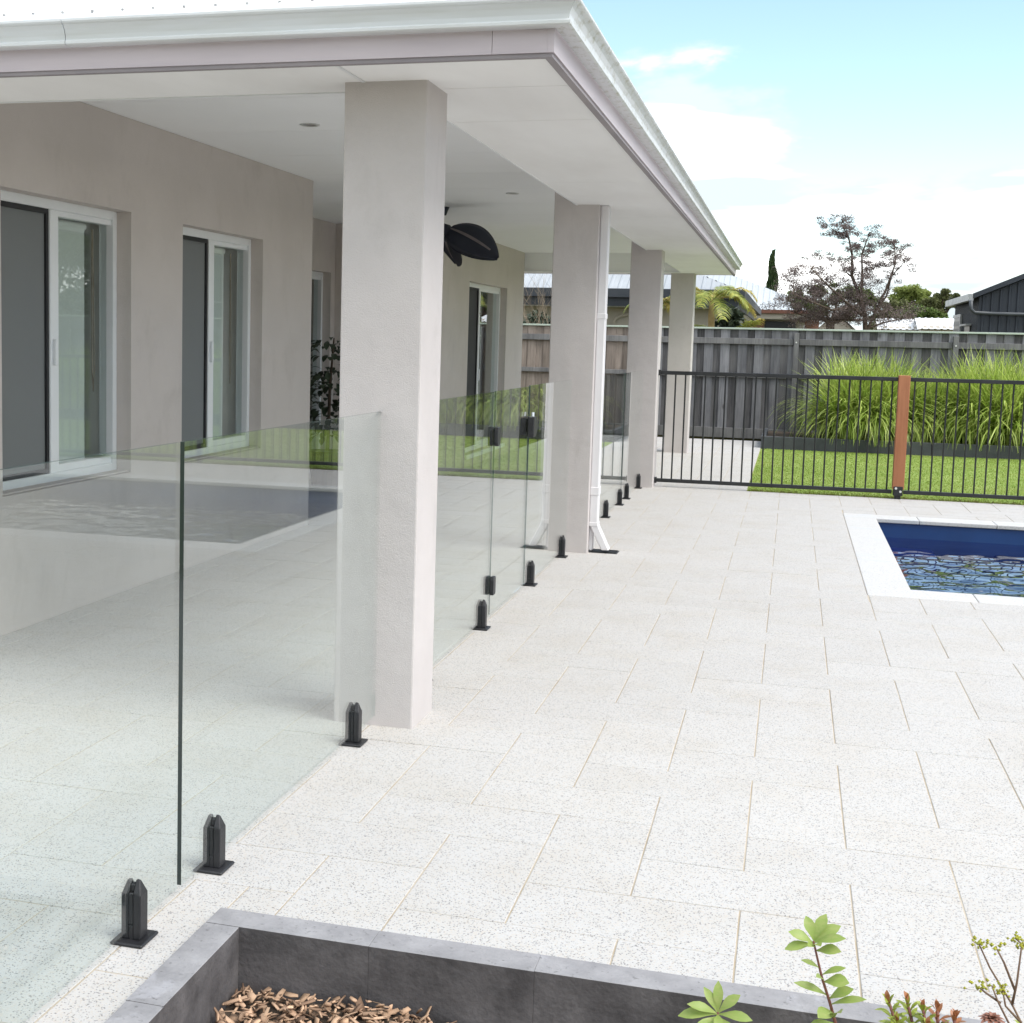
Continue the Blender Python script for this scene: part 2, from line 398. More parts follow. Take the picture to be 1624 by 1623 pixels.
# ------------------------------------------------------------------ mesh helpers
class MB:
    """collects boxes, tubes, sheets; build() links them as one mesh object"""
    def __init__(s):
        s.v = []; s.f = []
    def add(s, vs, fs):
        o = len(s.v)
        s.v += [tuple(map(float, p)) for p in vs]
        s.f += [tuple(i + o for i in f) for f in fs]
        return s
    def box(s, x0, x1, y0, y1, z0, z1):
        return s.add([(x0, y0, z0), (x1, y0, z0), (x1, y1, z0), (x0, y1, z0), (x0, y0, z1), (x1, y0, z1), (x1, y1, z1), (x0, y1, z1)],
                     [(0, 3, 2, 1), (4, 5, 6, 7), (0, 1, 5, 4), (1, 2, 6, 5), (2, 3, 7, 6), (3, 0, 4, 7)])
    def prism(s, poly, axis, a, b):
        """extrude a polygon of (u,v) pairs along axis 0/1/2 from a to b"""
        n = len(poly)
        def P(u, v, t):
            return [(t, u, v), (u, t, v), (u, v, t)][axis]
        vs = [P(u, v, a) for u, v in poly] + [P(u, v, b) for u, v in poly]
        fs = [tuple(range(n))[::-1], tuple(range(n, 2 * n))] + [(i, (i + 1) % n, n + (i + 1) % n, n + i) for i in range(n)]
        return s.add(vs, fs)
    def tube(s, pts, radii, n=8, caps=True):
        pts = [Vector(p) for p in pts]
        if not hasattr(radii, '__len__'):
            radii = [radii] * len(pts)
        vs, fs = [], []
        t0 = (pts[1] - pts[0]).normalized()
        a = t0.orthogonal().normalized()
        for i, p in enumerate(pts):
            t = (pts[min(i + 1, len(pts) - 1)] - pts[max(i - 1, 0)]).normalized()
            a = (a - t * a.dot(t)).normalized()
            b = t.cross(a)
            for k in range(n):
                w = 2 * math.pi * k / n
                vs.append(p + (a * math.cos(w) + b * math.sin(w)) * radii[i])
        for i in range(len(pts) - 1):
            for k in range(n):
                fs.append((i * n + k, i * n + (k + 1) % n, (i + 1) * n + (k + 1) % n, (i + 1) * n + k))
        if caps:
            fs.append(tuple(range(n))[::-1])
            fs.append(tuple((len(pts) - 1) * n + k for k in range(n)))
        return s.add(vs, fs)
    def disc(s, c, r, z0, z1, n=20, r2=None):
        r2 = r if r2 is None else r2
        vs = [(c[0] + r * math.cos(6.28318 * k / n), c[1] + r * math.sin(6.28318 * k / n), z0) for k in range(n)]
        vs += [(c[0] + r2 * math.cos(6.28318 * k / n), c[1] + r2 * math.sin(6.28318 * k / n), z1) for k in range(n)]
        return s.add(vs, [tuple(range(n))[::-1], tuple(range(n, 2 * n))] + [(k, (k + 1) % n, n + (k + 1) % n, n + k) for k in range(n)])

ORG = {}
def thing(name, label, cat, loc=(0, 0, 0), group=None, rot=None):
    o = bpy.data.objects.new(name, None)
    o.empty_display_size = .1
    COL.objects.link(o)
    o.location = loc
    if rot:
        o.rotation_euler = rot
    o['label'] = label
    o['category'] = cat
    if group:
        o['group'] = group
    ORG[o.name] = Vector(loc)
    return o

def tag(o, label, cat, group=None):
    o['label'] = label
    o['category'] = cat
    if group:
        o['group'] = group
    return o

def mesh_data(name, mb, mat, off=None, smooth=False, bevel=0.0, seg=1):
    me = bpy.data.meshes.new(name)
    v = mb.v
    if off is not None:
        v = [(a - off[0], b - off[1], c - off[2]) for a, b, c in v]
    me.from_pydata(v, [], mb.f)
    if bevel:
        bm = bmesh.new()
        bm.from_mesh(me)
        bmesh.ops.remove_doubles(bm, verts=bm.verts, dist=1e-5)
        bmesh.ops.bevel(bm, geom=[e for e in bm.edges if e.is_manifold and e.calc_face_angle(0) > .3], offset=bevel, segments=seg, affect='EDGES', profile=.5)
        bm.to_mesh(me)
        bm.free()
    me.update()
    for m in (mat if isinstance(mat, (list, tuple)) else [mat]):
        me.materials.append(m)
    if smooth:
        me.polygons.foreach_set('use_smooth', [True] * len(me.polygons))
    return me

def part(name, mb, mat, parent=None, kind=None, **k):
    off = ORG[parent.name] if parent is not None else None
    me = mesh_data(name, mb, mat, off, **k)
    o = bpy.data.objects.new(name, me)
    COL.objects.link(o)
    if parent is not None:
        o.parent = parent
        ORG[o.name] = ORG[parent.name]
    else:
        ORG[o.name] = Vector((0, 0, 0))
    if kind:
        o['kind'] = kind
    return o

def link_copy(src, name, parent, loc, rotz=0.0):
    c = bpy.data.objects.new(name, src)
    COL.objects.link(c)
    c.parent = parent
    c.location = loc
    if rotz:
        c.rotation_euler = (0, 0, rotz)
    return c

def copy_tree(o, parent=None):
    c = o.copy()
    COL.objects.link(c)
    if parent is not None:
        c.parent = parent
    ORG[c.name] = ORG[o.name]
    for ch in list(o.children):
        copy_tree(ch, c)
    return c

def np_mesh(name, V, F, mat, parent=None, kind=None, off=None, smooth=False):
    """V (n,3), F (m,k) arrays, k corners each"""
    V = np.asarray(V, dtype=np.float32)
    F = np.asarray(F, dtype=np.int32)
    if parent is not None:
        V = V - np.array(ORG[parent.name], dtype=np.float32)
    me = bpy.data.meshes.new(name)
    me.vertices.add(len(V))
    me.vertices.foreach_set('co', V.ravel())
    k = F.shape[1]
    me.loops.add(F.size)
    me.loops.foreach_set('vertex_index', F.ravel())
    me.polygons.add(len(F))
    me.polygons.foreach_set('loop_start', np.arange(0, F.size, k, dtype=np.int32))
    me.update(calc_edges=True)
    me.materials.append(mat)
    if smooth:
        me.polygons.foreach_set('use_smooth', [True] * len(F))
    me.validate()
    o = bpy.data.objects.new(name, me)
    COL.objects.link(o)
    if parent is not None:
        o.parent = parent
    ORG[o.name] = ORG[parent.name] if parent is not None else Vector((0, 0, 0))
    if kind:
        o['kind'] = kind
    return o

# ================================================================== GROUND, PAVING
ground = part('ground', MB().add([(-700, -300, -.42), (900, -300, -.42), (900, 1500, -.42), (-700, 1500, -.42)], [(0, 1, 2, 3)]), M_GROUND, kind='structure')
back_yard = part('back_yard_ground', MB().box(-40, 60, 23.98, 140, -.30, -.02), M_GROUND, kind='structure')

U = .2905          # half a paver
X0, Y0 = .228, 3.395
POOL_OUT = (.512, 4.98, 8.875, 13.305)
PLANT_OUT = (-1.357, 12.0, -3.0, 3.20)
REGION = (-8.0, 11.75, -1.2, 14.86)
HOUSE_OUT = [(-20, -3.68, 5.25, 10.41), (-20, -4.84, 10.41, 14.46), (-20, -3.68, 14.46, 19.42)]

def sub_rect(r, h):
    """rectangle minus rectangle -> list of rectangles"""
    x0, x1, y0, y1 = r
    a0, a1, b0, b1 = h
    if x1 <= a0 or x0 >= a1 or y1 <= b0 or y0 >= b1:
        return [r]
    o = []
    if x0 < a0: o.append((x0, a0, y0, y1))
    if x1 > a1: o.append((a1, x1, y0, y1))
    m0, m1 = max(x0, a0), min(x1, a1)
    if y0 < b0: o.append((m0, m1, y0, b0))
    if y1 > b1: o.append((m0, m1, b1, y1))
    return o

def clip(r, c):
    r = (max(r[0], c[0]), min(r[1], c[1]), max(r[2], c[2]), min(r[3], c[3]))
    return r if r[1] - r[0] > .03 and r[3] - r[2] > .03 else None

rects = []
for i in range(-30, 42):
    for j in range(-18, 42):
        k = (i - j) % 4
        x, y = X0 + i * U, Y0 + (j) * U
        if k == 1:                       # lies across, covers i and i+1
            r = (x, x + 2 * U, y, y + U)
        elif k == 0:                     # lies along, covers j and j+1
            r = (x, x + U, y, y + 2 * U)
        else:
            continue
        r = clip(r, REGION)
        if r is None:
            continue
        for q in sub_rect(r, POOL_OUT):
            for q2 in sub_rect(q, PLANT_OUT):
                left = [q2]
                for hr in HOUSE_OUT:
                    left = [c for b in left for c in sub_rect(b, hr)]
                rects += [c for c in left if c[1] - c[0] > .035 and c[3] - c[2] > .035]
# the strip of path beside the house, beyond the pool fence
PATH = (-3.68, -.40, 14.86, 23.0)
for i in range(0, 12):
    for j in range(0, 15):
        x, y = -.40 - (i + 1) * U, 14.86 + j * 2 * U - (U if i % 2 else 0)
        r = clip((x, x + U, y, y + 2 * U), PATH)
        if r:
            rects.append(r)

paving_bed = MB()
for r in ((-3.68, 11.75, 3.2, 8.875), (-3.68, .512, 8.875, 13.305), (4.98, 11.75, 8.875, 13.305), (-3.68, 11.75, 13.305, 14.86),
          (-3.68, -1.357, -1.2, 3.2), (-8.0, -3.68, -1.2, 5.25), (-4.84, -3.68, 10.41, 14.46), (-3.68, -.40, 14.86, 23.0)):
    paving_bed.box(r[0], r[1], r[2], r[3], -.06, -.0022)
paving = part('patio_paving', paving_bed, M_SAND, kind='structure')

def paver_mb(w, l, cx=0, cy=0, z=0.0, tx=0, ty=0):
    """a chamfered slab, top at z, tilted a hair by tx, ty"""
    mb = MB()
    g, c = .0020, .0016
    a, b = w / 2 - g, l / 2 - g
    ring = lambda ax, by, zz: [(cx - ax, cy - by, zz - tx - ty), (cx + ax, cy - by, zz + tx - ty), (cx + ax, cy + by, zz + tx + ty), (cx - ax, cy + by, zz - tx + ty)]
    vs = ring(a, b, z - .03) + ring(a, b, z - c * .7) + ring(a - c, b - c, z)
    fs = [(i, (i + 1) % 4, 4 + (i + 1) % 4, 4 + i) for i in range(4)] + [(4 + i, 4 + (i + 1) % 4, 8 + (i + 1) % 4, 8 + i) for i in range(4)] + [(8, 9, 10, 11)]
    return mb.add(vs, fs)

def seen(r):
    cx, cy = (r[0] + r[1]) / 2, (r[2] + r[3]) / 2
    if cy < 2.0:
        return 1e9
    d = Vector((cx, cy, -1.5))
    a, b, c = d.dot(r2), d.dot(u2), d.dot(fwd)
    px, py = 613.5 + 2183 * a / c, 759.9 - 2183 * b / c
    if c < .5 or px < -120 or px > 1740 or py > 1720:
        return 1e9
    if cx < -1.55 and cy > 5.3:
        return 500 + cy
    return c * c / max((r[1] - r[0]) * (r[3] - r[2]), .01)
rects.sort(key=seen)
cache = {}
rest = MB()
for n, r in enumerate(rects):
    w, l = round(r[1] - r[0], 3), round(r[3] - r[2], 3)
    cx, cy = (r[0] + r[1]) / 2, (r[2] + r[3]) / 2
    dz = float(RNG.uniform(-.0006, .0006))
    if n < 298:
        if (w, l) not in cache:
            cache[(w, l)] = mesh_data('paver', paver_mb(w, l), M_PAVER)
        link_copy(cache[(w, l)], 'paver', paving, (cx, cy, dz))
    else:
        mb = paver_mb(w, l, cx, cy, dz)
        rest.add(mb.v, mb.f)
part('far_pavers', rest, M_PAVER, paving, kind='stuff')

# ================================================================== POOL
pool = thing('swimming_pool', 'navy blue fibreglass swimming pool sunk in the pale paving', 'pool', (.79, 9.185, 0))
PX0, PX1, PY0, PY1 = .79, 4.70, 9.185, 13.0
sh = MB()
t = .06
for b in ((PX0 - .02 - t, PX0 - .02, PY0 - .02 - t, PY1 + .02 + t), (PX1 + .02, PX1 + .02 + t, PY0 - .02 - t, PY1 + .02 + t),
          (PX0 - .02, PX1 + .02, PY0 - .02 - t, PY0 - .02), (PX0 - .02, PX1 + .02, PY1 + .02, PY1 + .02 + t)):
    sh.box(b[0], b[1], b[2], b[3], -1.4, -.037)
sh.box(PX0 - .02, PX1 + .02, PY0 - .02, PY1 + .02, -1.46, -1.4)
part('shell', sh, M_POOL, pool)
part('step_ledge', MB().box(PX0 - .018, 1.28, 12.62, PY1 + .018, -1.398, -.25), M_POOL, pool, bevel=.02)
def coping(x0, x1, y0, y1):
    part('coping_stone', MB().box(x0 + .0015, x1 - .0015, y0 + .0015, y1 - .0015, -.035, .001), M_COPING, pool, bevel=.006, seg=2)
n = 7
for i in range(n):
    a = POOL_OUT[0] + (POOL_OUT[1] - POOL_OUT[0]) * i / n
    b = POOL_OUT[0] + (POOL_OUT[1] - POOL_OUT[0]) * (i + 1) / n
    coping(a, b, POOL_OUT[2], PY0)
    coping(a, b, PY1, POOL_OUT[3])
for i in range(6):
    a = PY0 + (PY1 - PY0) * i / 6
    b = PY0 + (PY1 - PY0) * (i + 1) / 6
    coping(POOL_OUT[0], PX0, a, b)
    coping(PX1, POOL_OUT[1], a, b)

nx, ny = 360, 360
xs = np.linspace(PX0 - .018, PX1 + .018, nx)
ys = np.linspace(PY0 - .018, PY1 + .018, ny)
GX, GY = np.meshgrid(xs, ys, indexing='ij')
Z = np.zeros_like(GX)
for k in range(40):
    lam = float(np.exp(RNG.uniform(np.log(.13), np.log(.60))))
    th = RNG.uniform(0, 2 * np.pi)
    ph = RNG.uniform(0, 2 * np.pi)
    sl = .0150 * RNG.uniform(.5, 1.2)
    Z += sl * lam / (2 * np.pi) * np.sin(2 * np.pi / lam * (GX * np.cos(th) + GY * np.sin(th)) + ph + .6 * np.sin(GX * 2.1 + k))
calm = np.clip((12.5 - GY) / 1.6, 0, 1)
Z *= .22 + .78 * calm * calm * (3 - 2 * calm)
V = np.stack([GX, GY, Z - .165], -1).reshape(-1, 3)
ii = (np.arange(nx - 1)[:, None] * ny + np.arange(ny - 1)[None, :]).ravel()
F = np.stack([ii, ii + ny, ii + ny + 1, ii + 1], 1)
np_mesh('pool_water', V, F, M_WATER, kind='structure', smooth=True)

# ================================================================== HOUSE
house = thing('house', 'single storey rendered house with white gutters and a columned verandah', 'house', (0, 5, 0), rot=(.0036, 0, .0017))
SZ, CZ = 2.455, 2.709        # eave soffit and verandah ceiling
XC0, XC1 = -1.665, -1.343    # column faces
for y0, y1 in ((5.033, 5.345), (9.82, 10.135), (14.71, 15.03), (19.745, 20.07)):
    part('column', MB().box(XC0, XC1, y0, y1, -.12, CZ - .002), M_COLUMN, house, bevel=.007, seg=2)

WX = -3.68
WT = .27
def wall_y(openings, y0, y1, x=WX, z1=CZ - .002):
    """wall along y with openings (ya, yb, za, zb); outer face at x"""
    mb = MB()
    c = y0
    for ya, yb, za, zb in openings:
        mb.box(x - WT, x, c, ya, -.12, z1)
        if za > -.1:
            mb.box(x - WT, x, ya, yb, -.12, za)
        mb.box(x - WT, x, ya, yb, zb, z1)
        c = yb
    mb.box(x - WT, x, c, y1, -.12, z1)
    return mb
W1 = (5.915, 7.284, .685, 2.185)
W2 = (7.985, 9.348, .675, 2.175)
DD = (15.985, 18.235, .10, 2.165)
DB = (12.45, 14.32, .10, 2.17)
part('wall', wall_y([W1, W2], 5.25, 10.41), M_RENDER, house)
part('wall', wall_y([DD], 14.46, 19.42), M_RENDER, house)
WBX = -4.84
part('wall', wall_y([DB], 10.40, 14.46, WBX), M_RENDER, house)
part('wall', MB().box(WBX + .001, WX - WT - .001, 14.46, 14.46 + WT, -.12, CZ - .002), M_RENDER, house)
part('wall', MB().box(WBX + .001, WX - WT - .001, 10.41 - WT, 10.409, -.12, CZ - .002), M_RENDER, house)
part('wall', MB().box(-13.4, WX - WT - .001, 5.25, 5.25 + WT, -.12, CZ - .002), M_RENDER, house)
part('wall', MB().box(-13.4, WX - WT - .001, 19.42 - WT, 19.419, -.12, CZ - .002), M_RENDER, house)
part('wall', MB().box(-13.4, -13.4 + WT, 5.25 + WT + .001, 19.42 - WT - .001, -.12, CZ - .002), M_RENDER, house)
# rooms behind the windows
part('room', MB().box(-8.4, -8.3, 5.55, 19.1, .06, 2.66).box(-8.3, WX - WT - .003, 8.55 + 1.2, 8.62 + 1.2, .06, 2.66).box(-8.3, WX - WT - .003, 7.6, 7.68, .06, 2.66)
     .box(-8.3, WBX - WT - .003, 5.53, 19.1, .0, .05).box(-8.3, WBX - WT - .003, 5.53, 19.1, 2.665, 2.69)
     .box(WBX - WT - .003, WX - WT - .003, 5.53, 10.13, .0, .05).box(WBX - WT - .003, WX - WT - .003, 14.75, 19.1, .0, .05)
     .box(WBX - WT - .003, WX - WT - .003, 5.53, 10.13, 2.665, 2.69).box(WBX - WT - .003, WX - WT - .003, 14.75, 19.1, 2.665, 2.69), M_INNER, house)

def sliding_window(name, op, x, split, screen_left=True, door=False):
    """aluminium slider set back in the wall: frame, sashes, panes, screen, blind"""
    ya, yb, za, zb = op
    fx1 = x - .09
    fx0 = fx1 - .085
    fw = .05
    fr = MB()
    fr.box(fx0, fx1, ya, ya + fw, za, zb).box(fx0, fx1, yb - fw, yb, za, zb)
    fr.box(fx0, fx1, ya + fw, yb - fw, zb - fw, zb).box(fx0, fx1, ya + fw, yb - fw, za, za + .055)
    w = part(name, fr, M_WHITE, house, bevel=.004)
    sl = MB()
    sl.box(fx1 + .001, x - .012, ya + .001, yb - .001, za + .0005, za + .012) if not door else sl.box(fx1, x + .03, ya + .001, yb - .001, za - .05, za - .002)
    part('sill', sl, M_WHITE if door else M_RENDER, w, bevel=.003)
    s0, s1 = split
    ms = MB().box(fx0 + .012, fx1 - .006, s0, s1, za + .055, zb - fw)
    ms.box(fx0 + .014, fx1 - .012, s1, yb - fw, za + .055, za + .095).box(fx0 + .014, fx1 - .012, s1, yb - fw, zb - fw - .03, zb - fw)
    part('mullion', ms, M_WHITE, w, bevel=.003)
    hz = za + (zb - za) * .42
    part('handle', MB().box(fx1 - .0055, fx1 + .014, s0 + .02, s0 + .045, hz, hz + .14), M_WHITE, w, bevel=.004)
    gx = fx1 - .042
    part('pane', MB().box(gx - .006, gx, s1, yb - fw, za + .095, zb - fw - .03), M_WGLASS, w)
    part('pane', MB().box(gx - .036, gx - .03, ya + fw, s0, za + .055, zb - fw), M_WGLASS, w)
    scr = MB().box(fx1 - .03, fx1 - .028, ya + fw + .025, s0 - .025, za + .08, zb - fw - .025)
    part('fly_screen', scr, M_SCREEN if not door else M_TIMBERD, w)
    sf = MB()
    for a, b, c, d in ((ya + fw, ya + fw + .026, za + .055, zb - fw), (s0 - .026, s0 - .001, za + .055, zb - fw),
                       (ya + fw + .026, s0 - .026, za + .055, za + .081), (ya + fw + .026, s0 - .026, zb - fw - .026, zb - fw)):
        sf.box(fx1 - .036, fx1 - .016, a, b, c, d)
    part('screen_frame', sf, M_TIMBERD, w)
    return w, fx0
def blind(w, fx0, ya, yb, za, zb, chain_y):
    bx = fx0 - .015
    part('roller_blind', MB().tube([(bx - .02, ya, zb - .07), (bx - .02, yb, zb - .07)], .024, 10).box(bx - .003, bx, ya + .01, yb - .02, za, zb - .07), M_BLIND, w)
    pts = [(bx + .02, chain_y, zb - .08), (bx + .02, chain_y + .004, za + .55), (bx + .02, chain_y + .018, za + .42), (bx + .02, chain_y + .03, za + .55), (bx + .02, chain_y + .012, zb - .08)]
    part('blind_chain', MB().tube(pts, .0035, 5), M_PALEBARK, w)
w, fx = sliding_window('sliding_window', W1, WX, (6.545, 6.63))
blind(w, fx, 6.0, 7.10, W1[2] + .05, W1[3] - .03, 7.13)
part('inner_reveal', MB().box(fx - .30, fx - .001, W1[1] - .004, W1[1] + .02, W1[2], W1[3]), M_BLIND, w)
w, fx = sliding_window('sliding_window', W2, WX, (8.615, 8.70))
blind(w, fx, 8.05, 9.10, W2[2] + .05, W2[3] - .03, 9.15)
part('inner_reveal', MB().box(fx - .30, fx - .001, W2[1] - .004, W2[1] + .02, W2[2], W2[3]), M_BLIND, w)
w, fx = sliding_window('sliding_door', DD, WX, (16.98, 17.05), door=True)
for k in range(9):
    y = 17.2 + k * .12
    part('vertical_blind', MB().box(fx - .16, fx - .157, y, y + .075, DD[2] + .06, DD[3] - .06), M_BLIND, w)
w, fx = sliding_window('sliding_door', DB, WBX, (13.32, 13.40), door=True)
part('dark_room_sheet', MB().box(fx - .06, fx - .055, 13.0, DB[1] - .01, DB[2] + .02, DB[3] - .02), M_TIMBERD, w)  # added sheet standing in for the dark room behind the pane

# ceilings
cy = [5.232, 6.75, 7.87, 8.94, 10.05, 11.09, 12.3, 13.45, 14.49, 15.7, 16.95, 18.2, 19.47]
for a, b in zip(cy[:-1], cy[1:]):
    part('ceiling_sheet', MB().box(-4.86, -1.528, a + .0025, b - .0025, CZ, CZ + .012), M_CEIL, house)
part('ceiling_batten', MB().box(-4.9, -1.50, 5.1, 19.6, CZ + .0125, CZ + .03), M_INNER, house)
part('bulkhead', MB().box(-1.526, -1.502, 5.232, 19.468, SZ + .012, CZ - .0015), M_CEIL, house)
part('bulkhead', MB().box(-13.4, -1.502, 5.206, 5.230, SZ + .012, CZ + .03), M_CEIL, house)
part('bulkhead', MB().box(-13.4, -1.502, 19.470, 19.494, SZ + .012, CZ + .03), M_CEIL, house)
FX, FY0, FY1 = -.825, 4.628, 20.12
# eave soffits: front, side, back, in sheets with fine seams
fseams = [-13.4, -11.2, -8.8, -6.4, -4.0, -1.59, -.83]
for a, b in zip(fseams[:-1], fseams[1:]):
    part('soffit_sheet', MB().box(a + .002, b - .002, FY0 + .004, 5.228, SZ, SZ + .009), M_SOFFIT, house)
    part('soffit_sheet', MB().box(a + .002, b - .002, 19.472, FY1 - .004, SZ, SZ + .009), M_SOFFIT, house)
sseams = [5.23, 6.04, 8.44, 10.84, 13.24, 15.64, 18.04, 19.47]
for a, b in zip(sseams[:-1], sseams[1:]):
    part('soffit_sheet', MB().box(-1.498, FX - .005, a + .0022, b - .0022, SZ, SZ + .009), M_SOFFIT, house)
part('soffit_bead', MB().box(-13.4, -1.51, 5.229, 5.243, SZ - .004, SZ + .011).box(-1.511, -1.497, 5.244, 19.46, SZ - .004, SZ + .011)
     .box(-13.4, -1.51, 19.458, 19.470, SZ - .004, SZ + .011).box(-1.597, -1.583, FY0 + .006, 5.226, SZ - .003, SZ - .0005), M_WHITE, house)
# fascia boards with a rebated lower edge
def fascia_boards(zlo, zhi, th, mat, name):
    part(name, MB().box(-13.4, -1.012, FY0 - th, FY0, zlo, zhi), mat, house)
    part(name, MB().box(-1.0105, FX - .0005, FY0 - th, FY0, zlo, zhi), mat, house)
    part(name, MB().box(FX, FX + th, FY0 - th, 12.4, zlo, zhi), mat, house)
    part(name, MB().box(FX, FX + th, 12.404, FY1 + th, zlo, zhi), mat, house)
    part(name, MB().box(-13.4, FX - .0005, FY1, FY1 + th, zlo, zhi), mat, house)
fascia_boards(SZ - .004, 2.60, .022, M_FASCIA, 'fascia')
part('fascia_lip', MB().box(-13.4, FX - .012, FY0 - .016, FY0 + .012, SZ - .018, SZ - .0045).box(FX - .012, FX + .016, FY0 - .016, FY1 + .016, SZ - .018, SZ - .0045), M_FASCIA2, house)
# quad gutter
prof = [(0.0, 2.527), (.048, 2.527), (.056, 2.531), (.057, 2.540), (.052, 2.545), (.054, 2.560), (.062, 2.580), (.072, 2.594), (.080, 2.598), (.084, 2.604), (.084, 2.612), (.077, 2.616),
        (.070, 2.608), (.056, 2.588), (.046, 2.562), (.044, 2.535), (.004, 2.533)]
def gutter_run(path, mat, name):
    """sweep the gutter profile along path of ((x,y),(outx,outy))"""
    vs, fs = [], []
    n = len(prof)
    for (x, y), (ox, oy) in path:
        vs += [(x + ox * o, y + oy * o, z) for o, z in prof]
    for i in range(len(path) - 1):
        for k in range(n):
            fs.append((i * n + k, i * n + (k + 1) % n, (i + 1) * n + (k + 1) % n, (i + 1) * n + k))
    fs.append(tuple(range(n)))
    fs.append(tuple((len(path) - 1) * n + k for k in range(n))[::-1])
    return part(name, MB().add(vs, fs), mat, house)
gb = .024
gutter_run([((-13.4, FY0 - gb), (0, -1)), ((-2.565, FY0 - gb), (0, -1))], M_GUTTER, 'gutter')
gutter_run([((-2.562, FY0 - gb), (0, -1)), ((FX + gb, FY0 - gb), (1, -1))], M_GUTTER, 'gutter')
gutter_run([((FX + gb + .0005, FY0 - gb), (1, -1)), ((FX + gb + .0005, FY1 + gb), (1, 1))], M_GUTTER_D, 'gutter')
gutter_run([((FX + gb, FY1 + gb + .0005), (1, 1)), ((-13.4, FY1 + gb + .0005), (0, 1))], M_GUTTER, 'gutter')
# corrugated hip roof
def corrugated(fn_lo, fn_hi, t0, t1, amp_dir):
    """fn(t)->point on the eave and on the hip or ridge; waves 76 mm apart stand along amp_dir"""
    n = int(abs(t1 - t0) / .019)
    T = np.linspace(t0, t1, n)
    V = []
    for t in T:
        wv = .0085 * math.sin(2 * math.pi * t / .076)
        for P in (fn_lo(t), fn_hi(t)):
            V.append((P[0] + amp_dir[0] * wv, P[1] + amp_dir[1] * wv, P[2] + amp_dir[2] * wv))
    i = np.arange(n - 1) * 2
    return np.array(V), np.stack([i, i + 2, i + 3, i + 1], 1)
RS = math.tan(math.radians(23))
EX, EYA, EYB, EZ = FX + gb + .04, FY0 - gb - .04, FY1 + gb + .04, 2.606
RX = -7.1
half = EX - RX
sheets = [(lambda x: (x, EYA, EZ), lambda x: (x, EYA + half - abs(x - RX), EZ + RS * (half - abs(x - RX))), EX, 2 * RX - EX, (0, -.39, .92)),
          (lambda y: (EX, y, EZ), lambda y: ((EX - min(y - EYA, EYB - y, half)), y, EZ + RS * min(y - EYA, EYB - y, half)), EYA, EYB, (.39, 0, .92)),
          (lambda x: (x, EYB, EZ), lambda x: (x, EYB - half + abs(x - RX), EZ + RS * (half - abs(x - RX))), EX, 2 * RX - EX, (0, .39, .92)),
          (lambda y: (2 * RX - EX, y, EZ), lambda y: (2 * RX - EX + min(y - EYA, EYB - y, half), y, EZ + RS * min(y - EYA, EYB - y, half)), EYA, EYB, (-.39, 0, .92))]
for a, b, c, d, e in sheets:
    V, F = corrugated(a, b, c, d, e)
    np_mesh('roof_sheet', V, F, M_ROOF, house, smooth=True)
scr = MB()
for k in range(60):
    x = -.95 - k * .123
    scr.disc((x, EYA + .16), .0055, EZ + .16 * RS + .006, EZ + .16 * RS + .013, 8)
part('roof_screws', scr, M_SCREW, house, kind='stuff')
part('hip_capping', MB().tube([(EX, EYA, EZ + .02), (RX, EYA + half, EZ + RS * half + .02)], .05, 8), M_ROOF, house, smooth=True)

# downpipe on the second column
dp = part('downpipe', MB().box(-1.343, -1.283, 9.87, 9.965, .19, SZ), M_PVC, house, bevel=.008, seg=2)
part('elbow', MB().prism([(-1.343, .19), (-1.283, .19), (-1.193, .004), (-1.25, .004)], 1, 9.872, 9.963), M_PVC, dp, bevel=.006)
part('collar', MB().box(-1.3435, -1.279, 9.866, 9.969, .40, .46), M_PVC, dp, bevel=.004)
part('collar', MB().box(-1.3435, -1.279, 9.866, 9.969, 1.66, 1.70), M_PVC, dp, bevel=.004)
part('collar', MB().box(-1.3435, -1.2795, 9.867, 9.968, .175, .205), M_PVC, dp, bevel=.004)
part('stub_pipe', MB().box(-1.342, -1.318, 9.90, 9.965, .0, .19), M_PVC, dp)
gr = thing('drain_grate', 'flat black drain grate on the paving under the downpipe foot', 'drain grate', (-1.25, 9.94, 0))
part('frame', MB().box(-1.345, -1.145, 9.87, 10.03, .0, .004), M_BLACK, gr)
for k in range(6):
    part('bar', MB().box(-1.335, -1.155, 9.885 + k * .024, 9.897 + k * .024, .0045, .008), M_BLACK, gr)

# downlights and fan
def downlight(x, y, label):
    z = CZ + .0036 * (y - 5)
    d = thing('downlight', label, 'downlight', (x, y, z), 'round downlights in the verandah ceiling')
    vs, fs = [], []
    m = 28
    for r, zz in ((.058, 0), (.058, -.004), (.050, -.007), (.042, -.004), (.040, .02)):
        for k in range(m):
            a = 2 * math.pi * k / m
            vs.append((x + r * math.cos(a), y + r * math.sin(a), z + zz))
    for j in range(4):
        for k in range(m):
            fs.append((j * m + k, j * m + (k + 1) % m, (j + 1) * m + (k + 1) % m, (j + 1) * m + k))
    part('trim_ring', MB().add(vs, fs), M_STEEL, d)
    part('lens', MB().disc((x, y), .039, z - .001, z + .003, 20), M_FANSTRIP, d)
downlight(-2.734, 7.62, 'round steel downlight in the ceiling between front column and window')
downlight(-2.304, 11.44, 'small round downlight in the ceiling right of the fan')

